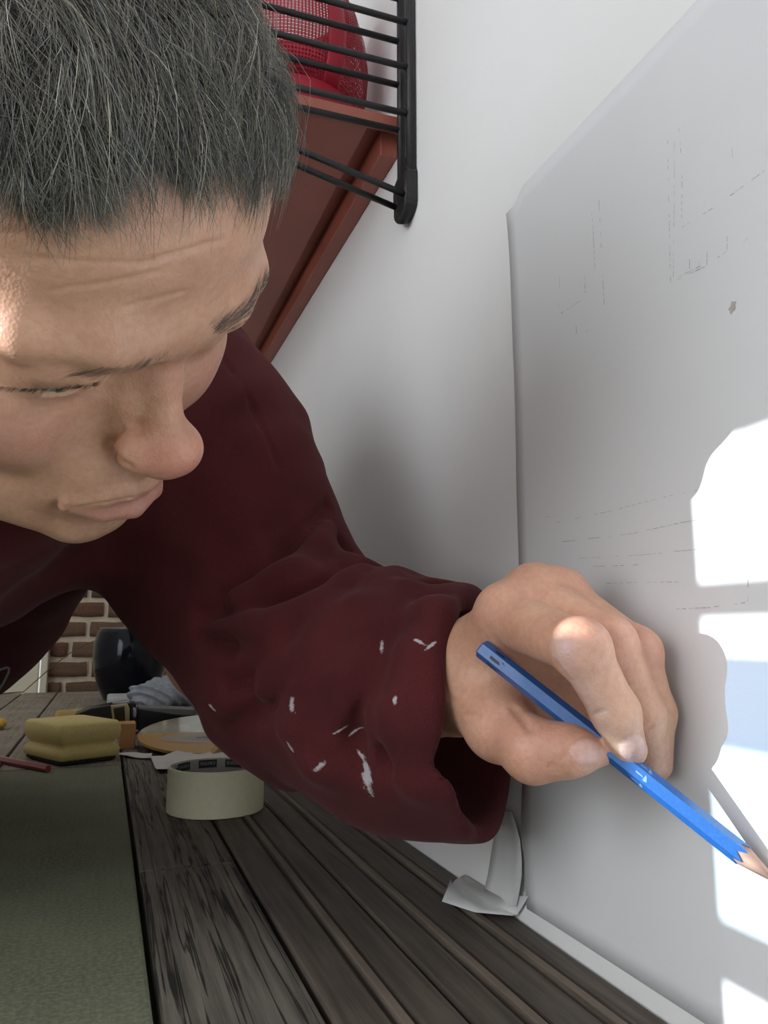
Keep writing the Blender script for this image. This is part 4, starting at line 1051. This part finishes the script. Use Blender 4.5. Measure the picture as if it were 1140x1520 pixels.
m_navy = simple('navy_print', (0.015, 0.035, 0.085), 0.5); m_char = simple('charcoal_print', (0.05, 0.055, 0.06), 0.5); m_pale = simple('pale_print', (0.55, 0.55, 0.50), 0.5)
def on_core(u, z, lift=0.0002):  # u: arc length round the inside of the core
    a = u / RI; r = RI - lift; return (r * math.cos(a), r * math.sin(a), z)
def patch_core(name, u0, u1, z0, z1, mat, skew=0.0, n=8):
    Vv, Ff = [], []
    for k in range(n + 1):
        u = u0 + (u1 - u0) * k / n; Vv += [on_core(u, z0), on_core(u + skew, z1)]
    for k in range(n): Ff.append((2 * k, 2 * k + 2, 2 * k + 3, 2 * k + 1))
    return link(name, mesh_from(name, Vv, Ff), mat, roll)
def text_mesh(txt, size):
    cu = bpy.data.curves.new('txt', 'FONT'); cu.body = txt; cu.size = size; cu.align_x = 'CENTER'; cu.align_y = 'CENTER'; cu.resolution_u = 3
    ob = bpy.data.objects.new('txt', cu); C.objects.link(ob); bpy.context.view_layer.update()
    me = bpy.data.meshes.new_from_object(ob.evaluated_get(bpy.context.evaluated_depsgraph_get())); bpy.data.objects.remove(ob); return me
word = text_mesh('cenna', 0.0062)
viewa = math.atan2(TC[1], TC[0])       # direction looking away from the camera
for du, zc, flip in ((-0.0085, TZ - 0.0048, True), (0.0165, TZ - 0.0048, True), (-0.0350, TZ - 0.0048, True), (0.0415, TZ - 0.0048, True), (-0.0035, TZ - 0.0172, False), (-0.0295, TZ - 0.0172, False), (0.0225, TZ - 0.0172, False)):
    u = viewa * RI - du
    patch_core('label_block', u - 0.0086, u + 0.0086, zc - 0.0036, zc + 0.0036, m_char)
    me = word.copy()
    for v in me.vertices:
        x, y = v.co.x * (1.0 if not flip else -1.0), v.co.y * (1.0 if not flip else -1.0)
        v.co = Vector(on_core(u - x, zc + y, 0.0004))
    link('lettering', me, m_pale, roll)
bl_ = patch_core('blue_stripe', viewa * RI - 0.030, viewa * RI - 0.046, TZ - 0.020, TZ - 0.004, m_navy, skew=-0.014)
patch_core('blue_stripe', viewa * RI + 0.050, viewa * RI + 0.066, TZ - 0.020, TZ - 0.004, m_navy, skew=-0.014)

# ---- sponge with scouring pad
sp0 = onz(87, 1140); spL = onz(30, 1124); spR = onz(180, 1128)
ex = (spR - sp0); exl = np.linalg.norm(ex); ex /= exl; ey = spL - sp0; ey -= ex * (ey @ ex); ey /= np.linalg.norm(ey); eyl = 0.105
SPH = 0.048
m_sponge = simple('yellow_foam', (0.78, 0.62, 0.25), 0.9, noise=0.06, scale=300, bump=0.25); m_scour = simple('dark_scourer', (0.030, 0.034, 0.022), 0.95, noise=0.5, scale=700, bump=1.0)
sponge = empty('sponge', tuple(sp0 + ex * exl / 2 + ey * eyl / 2)); tag(sponge, 'yellow waisted kitchen sponge with dark scouring pad underneath on the olive board', 'sponge')
def rrect(hx, hy, r, n=6):
    o = []
    for cx, cy, a0 in ((hx - r, hy - r, 0), (-hx + r, hy - r, 90), (-hx + r, -hy + r, 180), (hx - r, -hy + r, 270)):
        for k in range(n + 1): a = math.radians(a0 + 90 * k / n); o.append((cx + r * math.cos(a), cy + r * math.sin(a)))
    return o
def spring(z, inset, wob=0.0):
    c = sp0 + ex * exl / 2 + ey * eyl / 2; out = []
    for i, (a, d_) in enumerate(rrect(exl / 2 - inset, eyl / 2 - inset, 0.005)):
        out.append(Vector(c + ex * a + ey * d_) + Vector((0, 0, z + wob * math.sin(i * 1.7))))
    return out
rs = [(0.0055, 0.004), (0.008, 0.001), (0.015, 0.0005), (0.0185, 0.003), (0.0205, 0.0055), (0.0225, 0.006), (0.0255, 0.0035), (0.030, 0.0008), (0.037, 0.0), (0.045, 0.0008), (SPH, 0.004)]
loft('foam', [spring(z, i, 0.0002) for z, i in rs], m_sponge, sponge, smooth=True)
loft('scouring_pad', [spring(0.0, 0.007, 0.0), spring(0.003, 0.0035, 0.0006), spring(0.0062, 0.0042, 0.0008)], m_scour, sponge)

# ---- red pencil lying beside it
def hexpencil(name, a, c, r, mats, label):
    a, c = Vector(a), Vector(c); ax = (c - a).normalized(); u = ax.cross(Vector((0, 0, 1))).normalized(); v = ax.cross(u); L_ = (c - a).length
    e = empty(name, tuple(a)); tag(e, label, 'pencil')
    ring = lambda s, r_, n=6: [a + ax * s + (u * math.cos(2 * math.pi * k / n) + v * math.sin(2 * math.pi * k / n)) * r_ for k in range(n)]
    loft('barrel', [ring(0.02, r), ring(L_ - 0.0004, r), ring(L_, r * .9)], mats[0], e); loft('sharpened_wood', [ring(0.004, 0.0008), ring(0.0205, r * .98)], mats[1], e); loft('lead', [ring(0, 0.0002), ring(0.0045, 0.0009)], mats[2], e)
    return e
m_redp = simple('red_lacquer', (0.33, 0.060, 0.055), 0.3, noise=0.1, scale=300)
ra = onz(-60, 1116, 0.0042); rc = onz(72, 1141, 0.0042)
hexpencil('pencil', ra, rc, 0.0042, (m_redp, m_wood, m_lead), 'dull red pencil lying beside the yellow sponge')

# ---- black handled tool with brass window
m_gloss = simple('black_plastic', (0.018, 0.018, 0.019), 0.22); m_brass = simple('brass', (0.52, 0.45, 0.25), 0.35, metal=0.7); m_steel = simple('steel', (0.55, 0.55, 0.53), 0.3, metal=0.9); m_grey = simple('grey_rubber', (0.16, 0.16, 0.155), 0.7)
TY = 1.30
tool = empty('hand_tool', tuple(onz(180, 1082))); tag(tool, 'black plastic hand tool with brass framed window lying behind the sponge', 'tool')
ta = ony(98, 1072, TY); tb = ony(205, 1066, TY)
def P2(x, y, Y=TY): return Vector(ony(x, y, Y))
def slab(name, px, Y0, Y1, mat, par):   # outline given in the upright plane Y0, thickness to Y1
    n = len(px); A_ = [P2(x, y, Y0) for x, y in px]; B_ = [Vector((p.x, Y1, p.z)) for p in A_]
    bm = bmesh.new(); va = [bm.verts.new(p) for p in A_]; vb = [bm.verts.new(p) for p in B_]
    bm.faces.new(va); bm.faces.new(vb[::-1])
    for k in range(n): bm.faces.new((va[k], vb[k], vb[(k + 1) % n], va[(k + 1) % n]))
    bmesh.ops.recalc_face_normals(bm, faces=bm.faces[:])
    o = link(name, bm_mesh(bm, name), mat, par)
    if par: oriented(o, par)
    bv = o.modifiers.new('b', 'BEVEL'); bv.width = 0.0015; bv.segments = 2
    return o
slab('handle', [(100, 1085), (102, 1070), (112, 1060), (135, 1051), (165, 1046), (192, 1044), (196, 1084), (150, 1088)], TY, TY + 0.045, m_gloss, tool)
slab('end_cap', [(96, 1084), (98, 1070), (103, 1066), (104, 1085)], TY - 0.001, TY + 0.04, m_steel, tool)
slab('window_frame', [(164, 1047), (189, 1044), (193, 1052), (193, 1072), (190, 1077), (168, 1077)], TY - 0.003, TY + 0.004, m_brass, tool)
slab('window', [(168, 1051), (185, 1048), (186, 1071), (171, 1073)], TY - 0.0042, TY + 0.003, simple('dark_amber', (0.03, 0.022, 0.010), 0.2), tool)
slab('collar', [(193, 1043), (202, 1044), (205, 1083), (196, 1084)], TY - 0.002, TY + 0.04, m_black, tool)
slab('clip', [(197, 1051), (201, 1050), (203, 1057), (202, 1065), (198, 1065)], TY - 0.005, TY + 0.0, m_steel, tool)
slab('sheath', [(204, 1052), (260, 1060), (290, 1062), (290, 1086), (205, 1086)], TY, TY + 0.045, m_gloss, tool)
slab('sheath_top', [(206, 1050), (290, 1053), (290, 1062), (250, 1062), (206, 1054)], TY + 0.001, TY + 0.05, m_grey, tool)
slab('blade', [(152, 1047), (190, 1040), (192, 1043), (135, 1051)], TY + 0.02, TY + 0.04, m_steel, tool)

# ---- tan dowel end behind it, orange wooden block beside the sponge
m_tan = simple('tan_wood', (0.46, 0.30, 0.10), 0.6, noise=0.15, scale=60); m_orange = simple('orange_wood', (0.50, 0.26, 0.10), 0.6, noise=0.12, scale=40)
dw = bmesh.new(); a = onz(84, 1072, 0.0); zc = 0.010
bm = tube([(a[0], a[1] + 0.0, zc), (a[0] + 0.05, a[1] + 0.02, zc), (a[0] + 0.14, a[1] + 0.05, zc)], 0.0105, 20)
bmesh.ops.bevel(bm, geom=[e for e in bm.edges if len(e.link_faces) == 2 and any(len(f.verts) > 4 for f in e.link_faces)], offset=0.001, segments=2, affect='EDGES')
dw = link('dowel', bm_mesh(bm, 'dowel', False), m_tan); tag(dw, 'short tan wooden dowel lying behind the black hand tool', 'dowel')
bk0 = onz(176, 1113); bk = boxbm(bk0[0], bk0[0] + 0.021, bk0[1], bk0[1] + 0.035, 0, 0.034, 0.0015, 2)
blk = link('wooden_block', bm_mesh(bk, 'wooden_block'), m_orange); tag(blk, 'small orange wooden block standing behind the yellow sponge', 'block')

# ---- round packaged disc with printed label, leaning on a folded paper
dc = ony(322, 1091, 1.13); DR = 0.106
disc = empty('packaged_disc', (float(dc[0]), float(dc[1]), float(dc[2]) + 0.003)); tag(disc, 'round clear-topped package with an orange printed lower half behind the tape roll', 'package')
disc.rotation_euler = (math.radians(7.5), 0, math.radians(-8))
m_clear = simple('clear_film', (0.60, 0.64, 0.56), 0.08, metal=0.6, noise=0.2, scale=18); m_lab = simple('orange_label', (0.52, 0.30, 0.10), 0.35, noise=0.06, scale=15); m_buff = simple('buff_label', (0.42, 0.36, 0.29), 0.4)
def halfdisc(name, r, a0, a1, z0, z1, mat, n=40):
    Vv = [(0, 0, z1)]; Ff = []
    bm = bmesh.new(); pts = [(r * math.cos(a), r * math.sin(a)) for a in np.linspace(a0, a1, n)]
    lo = [bm.verts.new((x, y, z0)) for x, y in pts]; hi_ = [bm.verts.new((x, y, z1)) for x, y in pts]
    bm.faces.new(hi_); bm.faces.new(lo[::-1])
    for k in range(n): bm.faces.new((lo[k], lo[(k + 1) % n], hi_[(k + 1) % n], hi_[k]))
    bmesh.ops.recalc_face_normals(bm, faces=bm.faces[:]); return link(name, bm_mesh(bm, name), mat, disc)
halfdisc('clear_half', DR, 0.0, math.pi, -0.002, 0.001, m_clear); halfdisc('label_half', DR, math.pi, 2 * math.pi, -0.002, 0.0014, m_lab)
bm = bmesh.new(); bmesh.ops.create_circle(bm, cap_ends=True, segments=40, radius=1.0)
for v in bm.verts: v.co = Vector((v.co.x * 0.075, -0.030 + v.co.y * 0.026, 0.0017))
link('label_oval', bm_mesh(bm, 'label_oval'), m_buff, disc)
bm = bmesh.new(); bmesh.ops.create_circle(bm, cap_ends=True, segments=40, radius=1.0)
for v in bm.verts: v.co = Vector((0.004 + v.co.x * 0.052, -0.030 + v.co.y * 0.014, 0.0019))
link('label_oval', bm_mesh(bm, 'label_oval'), simple('grey_label', (0.34, 0.32, 0.29), 0.4), disc)
me = text_mesh('www.design.it', 0.0125)
for v in me.vertices: v.co = Vector((v.co.x + 0.008, v.co.y * 1.4 - 0.030, 0.0022))
link('lettering', me, simple('ink_grey', (0.06, 0.055, 0.05), 0.6), disc)
sq = bmesh.new(); boxbm(0.028, 0.048, 0.02, 0.05, 0.0008, 0.0013, 0, 1, sq); link('sticker', bm_mesh(sq, 'sticker'), simple('teal_sticker', (0.12, 0.20, 0.17), 0.3), disc)

# ---- crumpled white paper under the tape roll and package
def crumple(name, px, z, amp, mat, label, seed, n=14, cat='paper'):
    rg = random.Random(seed); P_ = [onz(x, y, z) for x, y in px]
    bm = bmesh.new(); vs = [bm.verts.new(tuple(p)) for p in P_]; bm.faces.new(vs)
    bmesh.ops.triangulate(bm, faces=bm.faces[:]); bmesh.ops.subdivide_edges(bm, edges=bm.edges[:], cuts=3, use_grid_fill=True)
    for v in bm.verts: v.co.z = max(0.0006, z + amp * (0.5 + 0.5 * math.sin(v.co.x * 130 + seed) * math.sin(v.co.y * 70 + seed * 2)) + rg.uniform(0, amp * .3))
    bmesh.ops.recalc_face_normals(bm, faces=bm.faces[:])
    o = link(name, bm_mesh(bm, name, False), mat); s = o.modifiers.new('t', 'SOLIDIFY'); s.thickness = 0.0004; tag(o, label, cat); return o
m_white = simple('white_paper', (0.66, 0.64, 0.60), 0.7); m_pink = simple('pinkish_paper', (0.60, 0.50, 0.44), 0.6)
crumple('paper_scrap', [(222, 1128), (300, 1118), (345, 1122), (362, 1136), (300, 1146), (232, 1147)], 0.001, 0.006, m_white, 'crumpled white paper scrap sticking out behind the masking tape roll', 2)
crumple('paper_scrap', [(176, 1119), (226, 1122), (224, 1128), (178, 1123)], 0.001, 0.003, m_white, 'thin white paper strip lying beside the orange wooden block', 5)
am = bmesh.new(); q = onz(352, 1118, 0.004)
bmesh.ops.create_icosphere(am, subdivisions=3, radius=1.0)
for v in am.verts: v.co = Vector((q[0] + v.co.x * 0.0085, q[1] + v.co.y * 0.010, 0.0095 + v.co.z * 0.0092 * (1 + 0.2 * math.sin(v.co.x * 4))))
tag(link('resin_lump', bm_mesh(am, 'resin_lump', True), simple('amber', (0.62, 0.36, 0.08), 0.3)), 'small amber lump lying beside the masking tape roll', 'lump')
slabw = slab('wood_offcut', [(311, 1122), (322, 1112), (335, 1106), (348, 1113), (336, 1118)], 1.02, 1.05, m_tan, None)
tag(slabw, 'small tan wood offcut lying behind the masking tape roll', 'offcut')
# ---- yellow bit at the far left
yb = bmesh.new(); q = onz(-6, 1083)
bmesh.ops.create_icosphere(yb, subdivisions=3, radius=1.0)
for v in yb.verts: v.co = Vector((q[0] + v.co.x * 0.016, q[1] + v.co.y * 0.02, 0.0095 + v.co.z * 0.0095))
tag(link('foam_scrap', bm_mesh(yb, 'foam_scrap', True), simple('orange_foam', (0.66, 0.40, 0.06), 0.9, noise=.15, scale=200)), 'small orange foam scrap lying on the grey boards', 'scrap')

# ---- black glazed pot
pz = onz(190, 1040); pot = empty('glazed_pot', (float(pz[0]), float(pz[1]), 0)); tag(pot, 'glossy black glazed round pot standing on the far end of the worktop', 'pot')
prof = [(0.0, 0.0), (0.045, 0.0), (0.055, 0.004), (0.070, 0.035), (0.080, 0.070), (0.0835, 0.100), (0.082, 0.130), (0.076, 0.155), (0.070, 0.166), (0.067, 0.167), (0.066, 0.163), (0.072, 0.130), (0.072, 0.06), (0.05, 0.012), (0.0, 0.010)]
Vv, Ff = [], []; nn = 64; mP = len(prof)
for k in range(nn):
    a = 2 * math.pi * k / nn
    for r, z in prof: Vv.append((r * math.cos(a), r * math.sin(a), z))
for k in range(nn):
    for j in range(mP - 1): Ff.append((k * mP + j, ((k + 1) % nn) * mP + j, ((k + 1) % nn) * mP + j + 1, k * mP + j + 1))
m_pot = simple('black_glaze', (0.006, 0.007, 0.010), 0.10, spec=0.22)
link('pot_body', mesh_from('pot_body', Vv, Ff), m_pot, pot)
ringmesh('rim', 0.0655, 0.0705, 0.1645, 0.1685, 64, simple('worn_glaze', (0.16, 0.16, 0.13), 0.4), pot)

# ---- grey cloth and folded paper behind the tool
m_cloth = simple('grey_cloth', (0.28, 0.30, 0.33), 0.95, noise=0.2, scale=120, bump=0.8)
cb = bmesh.new(); bmesh.ops.create_icosphere(cb, subdivisions=5, radius=1.0); q = onz(242, 1060); rg = random.Random(4)
for v in cb.verts:
    n = v.co.copy(); k = 1 + 0.14 * math.sin(n.x * 6 + 2 * n.z) * math.sin(n.y * 5 + 1) + 0.08 * math.sin(n.x * 13 + n.y * 9 + n.z * 11)
    v.co = Vector((q[0] + n.x * 0.060 * k, q[1] + 0.05 + n.y * 0.055 * k, max(0.0, 0.030 + n.z * 0.034 * k)))
tag(link('cleaning_cloth', bm_mesh(cb, 'cleaning_cloth', True), m_cloth), 'bunched grey cleaning cloth lying in front of the black pot', 'cloth')
fp = onz(158, 1058); fb = boxbm(fp[0], fp[0] + 0.085, fp[1], fp[1] + 0.10, 0, 0.030, 0.006, 3)
tag(link('paper_packet', bm_mesh(fb, 'paper_packet', True), simple('pale_grey_paper', (0.42, 0.42, 0.41), 0.8, noise=.08, scale=40)), 'flat pale grey paper packet between the black pot and the hand tool', 'packet')
pk = onz(275, 1056); bb = boxbm(pk[0] - 0.015, pk[0] + 0.05, pk[1] + 0.05, pk[1] + 0.09, 0, 0.045, 0.004, 2)
tag(link('carton', bm_mesh(bb, 'carton'), simple('beige_carton', (0.60, 0.45, 0.30), 0.7)), 'small beige carton standing beside the grey cloth', 'carton')
# ---- thin cable hanging across the door and bricks
cpts = [ony(x, y, 2.30) for x, y in [(-20, 1072), (35, 1027), (70, 996), (100, 972), (125, 957), (150, 948), (190, 938), (240, 932)]]
cpts[0][2] = max(cpts[0][2], 0.003); cpts[0][1] = 2.2
cab = link('cable', bm_mesh(tube([tuple(p) for p in cpts], 0.0014, 8), 'cable', True), simple('brown_cable', (0.12, 0.09, 0.05), 0.6)); tag(cab, 'thin brown cable rising from the worktop end across the brick wall', 'cable')
